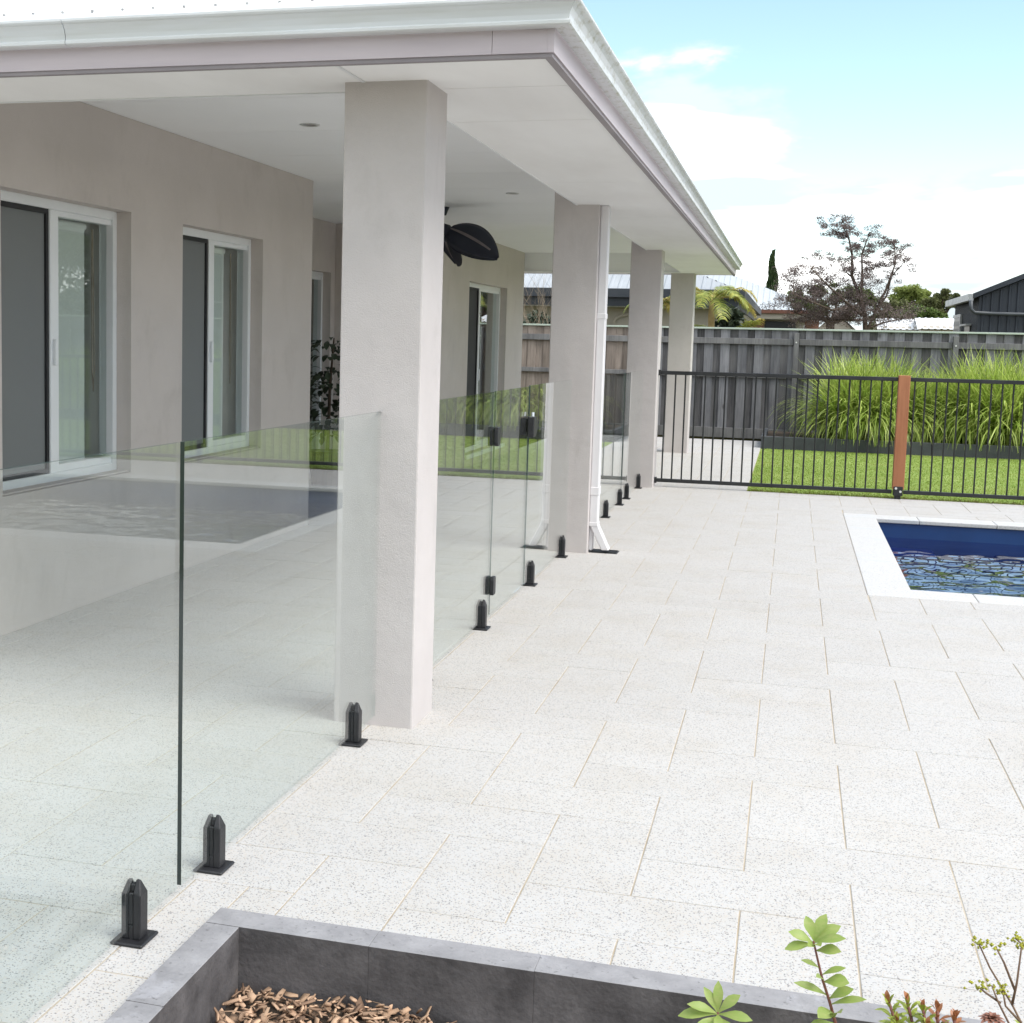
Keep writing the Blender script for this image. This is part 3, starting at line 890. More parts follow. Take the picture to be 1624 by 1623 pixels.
fz = CZ + .0036 * 7.6
FCX, FCY = -3.20, 12.62
fan = thing('ceiling_fan', 'dark navy ceiling fan with leaf shaped blades hung from verandah ceiling', 'ceiling fan', (FCX, FCY, fz))
part('canopy', MB().disc((FCX, FCY), .035, fz - .075, fz - .001, 18, .065), M_FAN, fan, smooth=False)
part('rod', MB().tube([(FCX, FCY, fz - .07), (FCX, FCY, fz - .20)], .013, 10), M_FAN, fan)
ring = []
hub = MB()
hp = [(.02, -.15), (.075, -.165), (.105, -.20), (.11, -.25), (.09, -.29), (.055, -.315), (.0, -.32)]
hv, hf = [], []
for r, zz in hp:
    for k in range(20):
        a = 2 * math.pi * k / 20
        hv.append((FCX + r * math.cos(a), FCY + r * math.sin(a), fz + zz))
for j in range(len(hp) - 1):
    for k in range(20):
        hf.append((j * 20 + k, (j + 1) * 20 + k, (j + 1) * 20 + (k + 1) % 20, j * 20 + (k + 1) % 20))
part('motor_housing', MB().add(hv, hf), M_FAN, fan, smooth=True)
for bi in range(3):
    ang = math.radians(-28 + 120 * bi)
    ca, sa = math.cos(ang), math.sin(ang)
    L = .60
    def bp_(u, v, dz=0.0):
        # u along 0..1, v across -1..1 ; broad leaf, pitched and dropping to the tip
        wdt = .155 * math.sin(math.pi * min(1, max(0, (u * .93 + .055))) ** .8) ** .75
        rr = .09 + L * u
        x, y = rr, v * wdt + .03 * math.sin(math.pi * u)
        z = -.215 - .27 * u ** 1.2 + .80 * v * wdt + dz + .012 * (1 - v * v)
        return (FCX + ca * x - sa * y, FCY + sa * x + ca * y, fz + z)
    nu, nv = 22, 9
    vs = [bp_(u / (nu - 1), -1 + 2 * v / (nv - 1), s) for s in (0, -.012) for u in range(nu) for v in range(nv)]
    fs = []
    o = nu * nv
    for u in range(nu - 1):
        for v in range(nv - 1):
            a = u * nv + v
            fs.append((a, a + nv, a + nv + 1, a + 1))
            fs.append((o + a, o + a + 1, o + a + nv + 1, o + a + nv))
    for u in range(nu - 1):
        for v in (0, nv - 1):
            a = u * nv + v
            fs.append((a, a + nv, o + a + nv, o + a))
    b = part('blade', MB().add(vs, fs), M_FAN, fan, smooth=True)
    st = MB()
    vs = [bp_(u, v, -.0165) for u in [.02 + .80 * i / 15 for i in range(16)] for v in (-.09, .09)]
    st.add(vs, [(2 * i, 2 * i + 1, 2 * i + 3, 2 * i + 2) for i in range(15)])
    vs = [bp_(u, v, .0065) for u in [.02 + .80 * i / 15 for i in range(16)] for v in (-.09, .09)]
    st.add(vs, [(2 * i, 2 * i + 2, 2 * i + 3, 2 * i + 1) for i in range(15)])
    part('blade_arm', st, M_FANSTRIP, b)

# ================================================================== GLASS POOL FENCE
GX0 = -1.500
def spigot(root, y):
    x = GX0
    sp = MB().box(x - .0064, x + .0064, y - .0206, y + .0206, .008, .0446)
    for s in (1, -1):
        a, b, c = x + s * .0061, x + s * .0262, x + s * .017
        vs = [(a, y - .021, .0092), (a, y + .021, .0092), (a, y + .021, .128), (a, y + .004, .157), (a, y - .004, .157), (a, y - .021, .128),
              (b, y - .021, .0092), (b, y + .021, .0092), (b, y + .021, .122), (c, y + .004, .155), (c, y - .004, .155), (b, y - .021, .122)]
        fs = [(0, 1, 2, 3, 4, 5), (11, 10, 9, 8, 7, 6)] + [(i, 6 + i, 6 + (i + 1) % 6, (i + 1) % 6) for i in range(6)]
        fs[1:2] = [(6, 11, 8, 7), (11, 10, 9, 8)]
        sp.add(vs, fs if s > 0 else [f[::-1] for f in fs])
    sp.box(x - .0064, x + .0064, y - .0205, y + .0205, .0448, .127).box(x - .0064, x + .0064, y - .010, y + .010, .1272, .146)
    s_ = part('spigot', sp, M_BLACK, root, bevel=.0022)
    part('base_plate', MB().box(x - .044, x + .044, y - .048, y + .048, .0006, .009), M_BLACK, s_, bevel=.003)
def glass_sheet(root, y0, y1, z0, z1, t=.005):
    x = GX0
    mb = MB().box(x - t, x + t, y0, y1, z0, z1)
    me_o = part('glass_sheet', mb, [M_GLASS, M_GEDGE if t > .0055 else M_GEDGE_PALE, M_GEDGE_PALE], root)
    for p in me_o.data.polygons:
        p.material_index = 1 if p.normal.y < -.5 else (2 if p.normal.z > .5 else 0)
    return me_o
GG = 'frameless glass pool fence panels'
def glass_panel(label, y0, y1, spots, z1=1.225, t=.005):
    r = thing('glass_fence', label, 'glass fence', (GX0, (y0 + y1) / 2, 0), GG)
    glass_sheet(r, y0, y1, .04, z1, t)
    for y in spots:
        spigot(r, y)
glass_panel('frameless glass panel nearest the planter corner, its end edge open', 1.55, 3.226, (1.95, 2.992), t=.006)
glass_panel('frameless glass panel in front of the nearest column, thick dark green edge', 3.252, 5.03, (3.485, 4.775), t=.006)
glass_panel('frameless glass panel hinged to the glass gate behind nearest column', 5.40, 7.150, (5.75, 6.97), 1.238)
glass_panel('frameless glass panel with latch plate in front of the downpipe column', 8.146, 9.75, (8.365, 9.57), 1.245)
glass_panel('frameless glass panel just beyond the downpipe column', 10.2, 13.04, (10.6, 11.95, 12.95), 1.24)
glass_panel('short frameless glass panel in front of the third column', 13.05, 14.66, (13.51, 14.58), 1.235)
gate = thing('glass_gate', 'frameless glass gate with black hinges and latch between two columns', 'gate', (GX0, 7.2, 0))
glass_sheet(gate, 7.158, 8.139, .04, 1.24, .004)
def hinge(z):
    h = MB()
    for s in (1, -1):
        a, b = GX0 + s * .0065, GX0 + s * .028
        h.prism([(7.132, z - .05), (7.178, z - .05), (7.186, z - .035), (7.186, z + .035), (7.178, z + .05), (7.132, z + .05), (7.124, z + .035), (7.124, z - .035)], 0, min(a, b), max(a, b))
    part('hinge', h, M_BLACK, gate, bevel=.003)
hinge(.20)
hinge(1.0)
lt = MB()
lt.prism([(8.08, .94), (8.16, .94), (8.20, .98), (8.20, 1.03), (8.16, 1.06), (8.08, 1.06)], 0, GX0 + .0065, GX0 + .045)
lt.box(GX0 - .04, GX0 - .0065, 8.09, 8.16, .95, 1.05)
la = part('latch', lt, M_BLACK, gate, bevel=.004)
part('latch_knob', MB().tube([(GX0 + .025, 8.14, 1.06), (GX0 + .025, 8.145, 1.085)], .010, 10), M_STEEL, la)

# ================================================================== PLANTER
PW = (-1.357, 3.20, -1.265, 3.105)      # outer x, outer y, inner x, inner y
planter = thing('garden_planter', 'grey concrete block planter edge around bark mulch in the foreground', 'planter', (-1.3, 3.15, 0))
ZT = .02
def block(x0, x1, y0, y1):
    j = RNG.uniform(-.0015, .0015, 3)
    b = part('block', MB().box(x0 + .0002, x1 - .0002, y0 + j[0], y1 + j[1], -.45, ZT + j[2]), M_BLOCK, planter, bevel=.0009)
    return b
xj = [PW[0], -.925, -.515, .37, 1.19, 2.0, 2.4]
for a, b in zip(xj[:-1], xj[1:]):
    block(a, b, PW[3], PW[1])
yj = [3.103, 2.668, 2.26, 1.85, 1.44, 1.0]
for a, b in zip(yj[:-1], yj[1:]):
    j = RNG.uniform(-.002, .002, 3)
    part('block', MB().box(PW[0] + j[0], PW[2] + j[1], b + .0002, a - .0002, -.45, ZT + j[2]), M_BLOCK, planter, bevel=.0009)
def mulch_z(x, y):
    return -.128 - .085 * np.clip((x + .85) / .62, 0, 1) + .012 * np.sin(x * 9 + y * 7) + .01 * np.sin(y * 15 - x * 4)
gx, gy = np.meshgrid(np.linspace(-1.262, 2.4, 120), np.linspace(1.0, 3.102, 70), indexing='ij')
V = np.stack([gx, gy, mulch_z(gx, gy) - .02], -1).reshape(-1, 3)
ii = (np.arange(119)[:, None] * 70 + np.arange(69)[None, :]).ravel()
np_mesh('planter_soil', V, np.stack([ii, ii + 70, ii + 71, ii + 1], 1), M_SOIL, kind='structure', smooth=True)
# bark chips: bent splinters with real thickness
m_chip = mat_leaf('bark_chip', (.19, .12, .082), (.62, .42, .28), .35, .0, .9, .15)
nc = 9000
cx_ = np.where(RNG.random(nc) < .6, RNG.uniform(-1.25, -.3, nc), RNG.uniform(-.3, 2.3, nc))
cy_ = np.where(RNG.random(nc) < .75, RNG.uniform(2.3, 3.09, nc), RNG.uniform(1.1, 2.4, nc))
CV, CF = [], []
for k in range(nc):
    L_, W_, T_ = np.exp(RNG.normal(math.log(.023), .55)), np.exp(RNG.normal(math.log(.0098), .5)), RNG.uniform(.0012, .0038)
    L_ = min(L_, .06)
    a, e, ro = RNG.uniform(0, 6.28), RNG.normal(0, .34), RNG.normal(0, .6)
    d = np.array([math.cos(a) * math.cos(e), math.sin(a) * math.cos(e), math.sin(e)])
    s = np.cross(d, [0, 0, 1]); s /= np.linalg.norm(s)
    n_ = np.cross(s, d)
    s, n_ = s * math.cos(ro) + n_ * math.sin(ro), n_ * math.cos(ro) - s * math.sin(ro)
    c = np.array([cx_[k], cy_[k], mulch_z(cx_[k], cy_[k]) + RNG.uniform(-.012, .02)])
    bend = RNG.normal(0, .05) * L_
    o = len(CV)
    for u, wd in ((-.5, RNG.uniform(.55, 1)), (0, 1), (.5, RNG.uniform(.5, 1))):
        for sv in (-1, 1):
            for tv in (-1, 1):
                CV.append(c + d * (u * L_ + sv * .1 * W_ * (u != 0)) + s * sv * wd * W_ / 2 + n_ * (tv * T_ / 2 + bend * (u == 0)))
    for q in (0, 4):
        CF += [(o + q, o + q + 4, o + q + 6, o + q + 2), (o + q + 1, o + q + 3, o + q + 7, o + q + 5), (o + q, o + q + 1, o + q + 5, o + q + 4), (o + q + 2, o + q + 6, o + q + 7, o + q + 3)]
    CF += [(o, o + 2, o + 3, o + 1), (o + 8, o + 9, o + 11, o + 10)]
CV = np.array(CV)
CV[:, 0] = np.maximum(CV[:, 0], -1.263)
CV[:, 1] = np.minimum(CV[:, 1], 3.103)
mc = np_mesh('bark_mulch', CV, CF, m_chip, kind='stuff')
mc['label'] = 'reddish brown bark mulch chips in the concrete planter'

# ---- plants in the planter
M_SEED = mat_leaf('seedling_leaf', (.18, .29, .05), (.34, .42, .12), .24, .3, .42, .4, (.40, .42, .16), 70)
M_STEM = mat_noise('seedling_stem', (.16, .06, .05), (.22, .09, .06), 30, .6)
M_SUCG = mat_leaf('succulent_leaf', (.20, .32, .04), (.36, .38, .06), .2, .15, .4)
M_SUCR = mat_leaf('succulent_red_leaf', (.42, .12, .075), (.30, .17, .06), .2, .15, .4)
M_BUD = mat_leaf('yellow_buds', (.42, .40, .03), (.32, .34, .04), .2, .2, .5)
M_FLST = mat_noise('flower_stalk', (.16, .10, .07), (.22, .15, .10), 30, .7)
M_ROS = mat_leaf('reddish_rosette', (.24, .09, .08), (.30, .16, .10), .25, .15, .5)

def leaf_mb(base, tip, width, nrm, curl=.12, fold=.25, shape=(.10, .30, .62, .92, 1.0, .72, .06)):
    """a pointed leaf blade: seven stations, two halves folded about the midrib"""
    base, tip, nrm = Vector(base), Vector(tip), Vector(nrm)
    d = tip - base
    L = d.length
    s = d.cross(nrm).normalized()
    nr = s.cross(d).normalized()
    vs, fs = [], []
    prof_ = shape
    for i, wv in enumerate(prof_):
        u = i / 6
        c = base + d * u + nr * (curl * L * math.sin(math.pi * u))
        for v in (-1, 0, 1):
            vs.append(c + s * (v * wv * width / 2) + nr * (abs(v) * fold * wv * width / 2))
    for i in range(6):
        for v in range(2):
            a = i * 3 + v
            fs.append((a, a + 1, a + 4, a + 3))
    return MB().add(vs, fs)

CAMV = Vector((0, -3, 1.3)).normalized()
sd = thing('seedling_shrub', 'tall green leafed seedling with a red stem against the white paving', 'plant', (.16, 2.97, -.2))
stem_pts = [(.172, 2.96, -.22), (.166, 2.965, .02), (.158, 2.97, .07), (.144, 2.97, .115), (.125, 2.97, .168), (.114, 2.97, .208), (.104, 2.97, .245)]
part('stem', MB().tube(stem_pts, [.0045, .004, .0036, .0032, .0028, .0024, .002], 7), M_STEM, sd, smooth=True)
for b, tp, wd in [((.104, 2.97, .240), (.052, 2.96, .262), .020), ((.106, 2.97, .238), (.046, 2.95, .226), .018), ((.104, 2.97, .246), (.086, 2.985, .292), .019),
                  ((.105, 2.97, .246), (.128, 2.99, .300), .020), ((.106, 2.97, .244), (.158, 2.98, .282), .022), ((.106, 2.97, .241), (.168, 2.95, .268), .018),
                  ((.110, 2.97, .224), (.160, 2.945, .240), .021), ((.107, 2.97, .236), (.118, 2.93, .252), .014), ((.108, 2.97, .232), (.092, 2.93, .248), .014),
                  ((.120, 2.97, .186), (.080, 2.95, .208), .010), ((.124, 2.97, .172), (.172, 2.96, .200), .012), ((.130, 2.97, .158), (.180, 2.95, .172), .026),
                  ((.128, 2.97, .160), (.112, 2.93, .184), .014), ((.140, 2.97, .128), (.068, 2.95, .156), .015), ((.142, 2.97, .122), (.190, 2.96, .156), .020),
                  ((.146, 2.97, .110), (.216, 2.95, .142), .014), ((.150, 2.97, .095), (.120, 2.92, .100), .026), ((.155, 2.97, .08), (.165, 2.92, .118), .022),
                  ((.158, 2.97, .07), (.10, 2.93, .062), .024), ((.160, 2.97, .06), (.215, 2.93, .07), .02), ((.166, 2.97, .02), (.12, 2.92, .02), .024), ((.168, 2.97, -.02), (.22, 2.93, -.01), .022)]:
    part('leaf', leaf_mb(b, tp, wd * 1.25, CAMV + Vector((0, 0, .8)), .1), M_SEED, sd, smooth=True)
s2 = thing('seedling_shrub', 'low green seedling showing only its top leaves at the bottom of view', 'plant', (-.085, 2.95, -.2))
part('stem', MB().tube([(-.08, 2.95, -.24), (-.083, 2.95, -.05), (-.085, 2.95, .065)], [.004, .0035, .0025], 7), M_STEM, s2, smooth=True)
for b, tp, wd in [((-.085, 2.95, .06), (-.150, 2.93, .082), .022), ((-.085, 2.95, .06), (-.168, 2.93, .052), .026), ((-.085, 2.95, .062), (-.118, 2.96, .112), .020),
                  ((-.085, 2.95, .062), (-.088, 2.97, .126), .022), ((-.085, 2.95, .062), (-.040, 2.96, .106), .024), ((-.085, 2.95, .06), (-.012, 2.94, .062), .024),
                  ((-.085, 2.95, .055), (-.13, 2.90, .03), .026), ((-.085, 2.95, .055), (-.03, 2.90, .025), .024), ((-.085, 2.95, .06), (-.08, 2.89, .05), .02),
                  ((-.084, 2.95, .02), (-.15, 2.92, .0), .024), ((-.084, 2.95, .01), (-.02, 2.92, -.01), .024)]:
    part('leaf', leaf_mb(b, tp, wd, CAMV + Vector((0, 0, .8)), .1), M_SEED, s2, smooth=True)
su = thing('succulent', 'green succulent with red tipped fleshy leaves along the planter edge', 'plant', (.32, 2.93, -.2))
branches = [((.36, 2.93, -.2), (.256, 2.90, .166)), ((.37, 2.94, -.2), (.292, 2.905, .168)), ((.38, 2.94, -.2), (.322, 2.90, .160)), ((.37, 2.94, -.2), (.350, 2.91, .158)),
            ((.37, 2.94, -.2), (.384, 2.91, .146)), ((.35, 2.93, -.2), (.272, 2.87, .140)), ((.35, 2.93, -.2), (.330, 2.87, .138))]
for bi, (a, b) in enumerate(branches):
    a, b = Vector(a), Vector(b)
    part('stem', MB().tube([a, (a * .45 + b * .55) + Vector((.012, 0, 0)), b], [.004, .004, .003], 6), M_STEM, su, smooth=True)
    for k in range(30):
        u = .70 + .30 * k / 29
        p = a.lerp(b, u)
        w_ = k * 2.399 + bi
        axis = (b - a).normalized()
        o1 = axis.orthogonal().normalized(); o2 = axis.cross(o1)
        inner = max(0, (u - .93) / .07)
        out_ = (o1 * math.cos(w_) + o2 * math.sin(w_)) * (1.0 - .7 * inner) + axis * (.55 + 1.0 * inner)
        tp = p + out_.normalized() * (.036 - .010 * inner)
        part('leaf', leaf_mb(p, tp, .0105, axis, .12, .25), M_SUCR if (k > 27 or (bi in (3, 4) and k > 18)) else M_SUCG, su, smooth=True)
ro = thing('succulent', 'small dull red rosette succulent beside the yellow budded stalks', 'plant', (.455, 2.92, -.2))
part('stem', MB().tube([(.46, 2.93, -.22), (.456, 2.92, .145)], .004, 6), M_FLST, ro)
for k in range(34):
    a = k * 2.399
    r = .006 + .024 * (k / 34) ** .6
    tp = (.456 + r * math.cos(a), 2.92 + r * math.sin(a), .166 - .018 * (k / 34))
    part('leaf', leaf_mb((.456, 2.92, .148), tp, .010, (0, 0, 1), .2, .2), M_ROS, ro, smooth=True)
fl = thing('flowering_sedum', 'yellow budded flower stalks leaning over the planter at the right edge', 'plant', (.52, 2.97, -.2))
base = Vector((.525, 2.97, -.22))
joint = Vector((.499, 2.97, .168))
stks = [[base, (.519, 2.97, .131), joint, (.452, 2.97, .240), (.428, 2.97, .288)], [joint, (.505, 2.97, .215), (.509, 2.97, .294)], [(.502, 2.97, .20), (.478, 2.97, .255), (.461, 2.97, .285)],
        [(.527, 2.97, -.1), (.500, 2.96, .12), (.470, 2.96, .175), (.457, 2.96, .206)], [(.519, 2.97, .131), (.486, 2.965, .165), (.479, 2.965, .196)], [(.476, 2.965, .17), (.445, 2.96, .19), (.433, 2.96, .199)],
        [(.524, 2.97, 0), (.535, 2.975, .2), (.530, 2.98, .28), (.498, 2.98, .305)], [(.533, 2.975, .24), (.545, 2.975, .29)]]
for pts in stks:
    part('stalk', MB().tube([Vector(p) for p in pts], [.0028 - .0012 * i / (len(pts) - 1) for i in range(len(pts))], 6), M_FLST, fl, smooth=True)
bd = MB()
for pts in stks:
    e = Vector(pts[-1])
    for k in range(16):
        c = e + Vector((RNG.normal(0, .010), RNG.normal(0, .006), RNG.normal(0, .0055)))
        r = RNG.uniform(.0025, .0045)
        bd.add([c + Vector(q) * r for q in ((1, 0, 0), (-1, 0, 0), (0, 1, 0), (0, -1, 0), (0, 0, 1), (0, 0, -1))],
               [(0, 2, 4), (2, 1, 4), (1, 3, 4), (3, 0, 4), (2, 0, 5), (1, 2, 5), (3, 1, 5), (0, 3, 5)])
part('flower_buds', bd, M_BUD, fl, kind='stuff')
for b, tp in (((.524, 2.97, .11), (.555, 2.95, .16)), ((.524, 2.97, .10), (.50, 2.94, .15)), ((.524, 2.97, .09), (.54, 2.93, .14)), ((.524, 2.97, .07), (.57, 2.95, .11))):
    part('leaf', leaf_mb(b, tp, .014, (0, -.5, 1), .1, .1), M_SUCG, fl, smooth=True)

# ================================================================== LAWN, METAL POOL FENCE
LX0, LX1, LY0, LY1 = -.40, 11.0, 14.86, 21.44
lawn = part('lawn', MB().box(LX0 + .001, LX1, LY0 + .001, LY1, -.20, -.012), M_LAWN, kind='structure')
M_GRASS = mat_leaf('grass_blade', (.235, .335, .055), (.32, .41, .095), .2, .35, .6, .2, (.38, .38, .12))
ng = 150000
u1 = RNG.random(ng)
bx = RNG.uniform(LX0 + .01, LX1 - .1, ng)
by = LY0 + .02 + (LY1 - LY0 - .03) * u1 ** 1.25
a = RNG.uniform(0, 2 * np.pi, ng)
h = RNG.uniform(.008, .017, ng)
wv = RNG.uniform(.003, .006, ng)
ln = RNG.normal(0, .7, (ng, 2)) * h[:, None]
P0 = np.stack([bx - np.cos(a) * wv, by - np.sin(a) * wv, np.full(ng, -.012)], 1)
P1 = np.stack([bx + np.cos(a) * wv, by + np.sin(a) * wv, np.full(ng, -.012)], 1)
P2 = np.stack([bx + ln[:, 0], by + ln[:, 1], -.012 + h], 1)
V = np.stack([P0, P1, P2], 1).reshape(-1, 3)
lg = np_mesh('lawn_grass', V, np.arange(ng * 3).reshape(-1, 3), M_GRASS, kind='stuff')
lg['label'] = 'short mown green grass of the lawn behind the pool fence'
# worn dry strip along the paving
M_DRY = mat_leaf('dry_grass_blade', (.26, .22, .09), (.19, .20, .05), .25, .2, .8, .1)
nd = 5000
bx = RNG.uniform(LX0 + .01, LX1 - .1, nd); by = LY0 + .005 + np.abs(RNG.normal(0, .07, nd))
a = RNG.uniform(0, 6.28, nd); h = RNG.uniform(.012, .04, nd)
ln = RNG.normal(0, .6, (nd, 2)) * h[:, None]
V = np.stack([np.stack([bx - np.cos(a) * .005, by - np.sin(a) * .005, np.full(nd, -.012)], 1), np.stack([bx + np.cos(a) * .005, by + np.sin(a) * .005, np.full(nd, -.012)], 1),
              np.stack([bx + ln[:, 0], by + ln[:, 1], -.012 + h], 1)], 1).reshape(-1, 3)
le = np_mesh('lawn_edge_grass', V, np.arange(nd * 3).reshape(-1, 3), M_DRY, kind='stuff')
le['label'] = 'dry straw coloured grass along the edge of the paving'

FYP = 14.88
def pool_fence(x0, x1, label):
    f = thing('pool_fence', label, 'fence', ((x0 + x1) / 2, FYP, 0), 'black tubular pool fence sections')
    part('top_rail', MB().box(x0, x1, FYP - .019, FYP + .019, 1.195, 1.235), M_FENCEBLK, f, bevel=.004)
    part('bottom_rail', MB().box(x0, x1, FYP - .019, FYP + .019, .05, .088), M_FENCEBLK, f, bevel=.004)
    n = int(round((x1 - x0) / .1035))
    pk = None
    for i in range(n):
        x = x0 + (i + .5) * (x1 - x0) / n
        if pk is None:
            pk = mesh_data('picket', MB().tube([(0, 0, .0885), (0, 0, 1.1945)], .0085, 8), M_FENCEBLK)
        link_copy(pk, 'picket', f, (x - f.location.x, 0, 0))
    return f
f1 = pool_fence(-1.335, 1.035, 'black tubular pool fence section between third column and timber post')
part('wall_bracket', MB().box(-1.362, -1.335, FYP - .03, FYP + .03, .04, .10).box(-1.362, -1.335, FYP - .03, FYP + .03, 1.185, 1.245), M_FENCEBLK, f1)
f2 = pool_fence(1.145, 3.6, 'black tubular pool fence section to the right of the timber post')
pool_post_x = 3.65
f3 = pool_fence(3.70, 8.9, 'black tubular pool fence section beyond the right edge, seen in the glass')
part('post', MB().box(3.62, 3.68, FYP - .03, FYP + .03, -.02, 1.27), M_FENCEBLK, f3, bevel=.004)
op = thing('fence_post', 'reddish brown square timber post in the black pool fence', 'post', (1.09, FYP - .03, 0))
part('timber', MB().box(1.034, 1.146, FYP - .075, FYP + .03, .10, 1.255), M_POSTWOOD, op, bevel=.006, seg=2)
br = part('bracket', MB().box(1.045, 1.135, FYP - .083, FYP + .035, .035, .13).box(1.06, 1.12, FYP - .06, FYP + .02, -.02, .04), M_BLACK, op, bevel=.004)
for bx_, bz_ in ((1.068, .112), (1.112, .080)):
    part('bolt', MB().tube([(bx_, FYP - .095, bz_), (bx_, FYP - .082, bz_)], .012, 10), M_STEEL, br)

# ================================================================== BACK BED, GRASS CLUMPS, PALING FENCE
edg = thing('sleeper_edging', 'charcoal sleeper retaining edge between the lawn and back garden bed', 'garden edging', (0, 21.47, 0))
for i in range(5):
    x = LX0 + i * 2.4
    part('sleeper', MB().box(x + .003, min(x + 2.397, 11.6), 21.44, 21.51, -.06, .178), M_SLEEPER, edg, bevel=.006)
part('sleeper', MB().box(LX0 - .002, LX0 + .066, 21.514, 23.75, -.06, .176), M_SLEEPER, edg, bevel=.006)
bed = part('garden_bed', MB().box(LX0 + .068, 11.6, 21.512, 23.84, -.06, .12), M_SOIL, kind='structure')

M_STRAP = mat_leaf('strappy_leaf', (.26, .375, .055), (.53, .60, .17), .36, .35, .4)
def strappy(cx, cy, z, R, H, nb, seed):
    rg = np.random.default_rng(seed)
    ns = 7
    a = rg.uniform(0, 2 * np.pi, nb)
    a = a + .5 * np.sin(2 * a + seed) + rg.normal(0, .3, nb)
    lean = rg.beta(1.25, 1.35, nb)                       # 0 upright .. 1 arching right over
    L = H * rg.uniform(.72, 1.18, nb) * (1 - .04 * lean)
    r0 = R * .62 * np.sqrt(rg.random(nb))
    b0 = rg.uniform(0, 2 * np.pi, nb)
    X = cx + r0 * np.cos(b0); Y = cy + r0 * np.sin(b0)
    wd = rg.uniform(.009, .017, nb)
    V = np.zeros((nb, ns, 2, 3))
    px, py, pz = X.copy(), Y.copy(), np.full(nb, z)
    ang0 = np.pi / 2 - .42 * lean - .05
    ang1 = np.pi / 2 - .35 - 2.95 * lean
    tw = rg.normal(0, .25, nb)
    sw = rg.normal(0, .5, nb)
    for s in range(ns):
        u = s / (ns - 1)
        el = ang0 + (ang1 - ang0) * u ** 1.4
        dx, dy, dz = np.cos(el) * np.cos(a + sw * u), np.cos(el) * np.sin(a + sw * u), np.sin(el)
        if s:
            px = px + dx * L / (ns - 1); py = py + dy * L / (ns - 1); pz = np.maximum(pz + dz * L / (ns - 1), z - .02)
        w_ = wd * (1 - u ** 2.5) + .0008
        sx, sy = -np.sin(a + tw), np.cos(a + tw)
        V[:, s, 0] = np.stack([px - sx * w_, py - sy * w_, pz], 1)
        V[:, s, 1] = np.stack([px + sx * w_, py + sy * w_, pz], 1)
    V = V.reshape(-1, 3)
    b = (np.arange(nb) * ns * 2)[:, None] + (np.arange(ns - 1) * 2)[None, :]
    b = b.ravel()
    return V, np.stack([b, b + 1, b + 3, b + 2], 1)
clumps = [(1.12, 22.4, .86, 1.30, 'large strappy grass clump left of the timber post'),
          (2.02, 22.6, .75, 1.05, 'strappy grass clump just right of the timber post, smallest in the bed'),
          (3.0, 22.5, .95, 1.36, 'bright strappy grass clump at the right end of view'),
          (4.2, 22.5, .9, 1.1, 'strappy grass clump past the right edge of view'),
          (5.5, 22.5, .9, 1.05, 'strappy grass clump fifth along the garden bed')]
for i, (x, y, R_, H_, lab) in enumerate(clumps):
    V, F = strappy(x, y, .12, R_, H_, 4200, 100 + i)
    o = np_mesh('grass_clump', V, F, M_STRAP)
    tag(o, lab, 'grass clump', 'strappy grass clumps in the back garden bed')

FB = 23.88
fence = thing('paling_fence', 'weathered grey timber paling fence with a pale green cap', 'fence', (2, FB, 0))
FZ = 1.80
P_ = .137
x = -7.4
i = 0
cacheP = {}
nb = 0
while x < 12.0:
    fr_ = i % 2 == 0
    wd = .15 if fr_ else .162
    kk = (fr_, x < -2.2, int(RNG.integers(0, 3)))
    if kk not in cacheP:
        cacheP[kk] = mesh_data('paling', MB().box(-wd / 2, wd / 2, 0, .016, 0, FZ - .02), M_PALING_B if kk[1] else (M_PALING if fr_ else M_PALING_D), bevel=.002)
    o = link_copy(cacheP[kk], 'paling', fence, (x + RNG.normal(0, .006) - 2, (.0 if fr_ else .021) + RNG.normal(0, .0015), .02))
    o.rotation_euler = (0, RNG.normal(0, .003), 0)
    x += P_
    i += 1
for z0, z1 in ((1.555, 1.655), (1.0, 1.075)):
    for k in range(8):
        a = -7.4 + 2.45 * k + .09
        part('rail', MB().box(a + .045, a + 2.45 - .045, FB - .045, FB - .001, z0, z1), M_RAILW, fence, bevel=.004)
for k in range(8):
    a = -7.4 + 2.45 * k + .09
    part('plinth', MB().box(a + .045, a + 2.45 - .045, FB - .04, FB - .003, -.02, .15), M_RAILW, fence, bevel=.004)
    po = part('post', MB().box(a - .04, a + .04, FB - .095, FB - .002, -.02, FZ - .045), M_RAILW, fence, bevel=.004)
    part('bolt', MB().tube([(a, FB - .105, 1.60), (a, FB - .094, 1.60)], .014, 8), M_STEEL, po)
part('cap_rail', MB().box(-7.45, 12.05, FB - .035, FB + .06, FZ - .002, FZ + .028), M_CAP, fence, bevel=.004)

# side boundary fence, reflected in the windows and glass
sf_ = thing('side_fence', 'grey timber side boundary fence running along the right of the yard', 'fence', (11.8, 10, 0))
mb = MB()
for k in range(150):
    y = 2.2 + k * .145
    mb.box(11.8 + (.018 if k % 2 else 0), 11.816 + (.018 if k % 2 else 0), y, y + .14, .0, 1.78)
part('palings', mb, M_PALING, sf_, kind='stuff')
part('cap_rail', MB().box(11.77, 11.86, 2.1, 24.0, 1.785, 1.815), M_CAP, sf_)

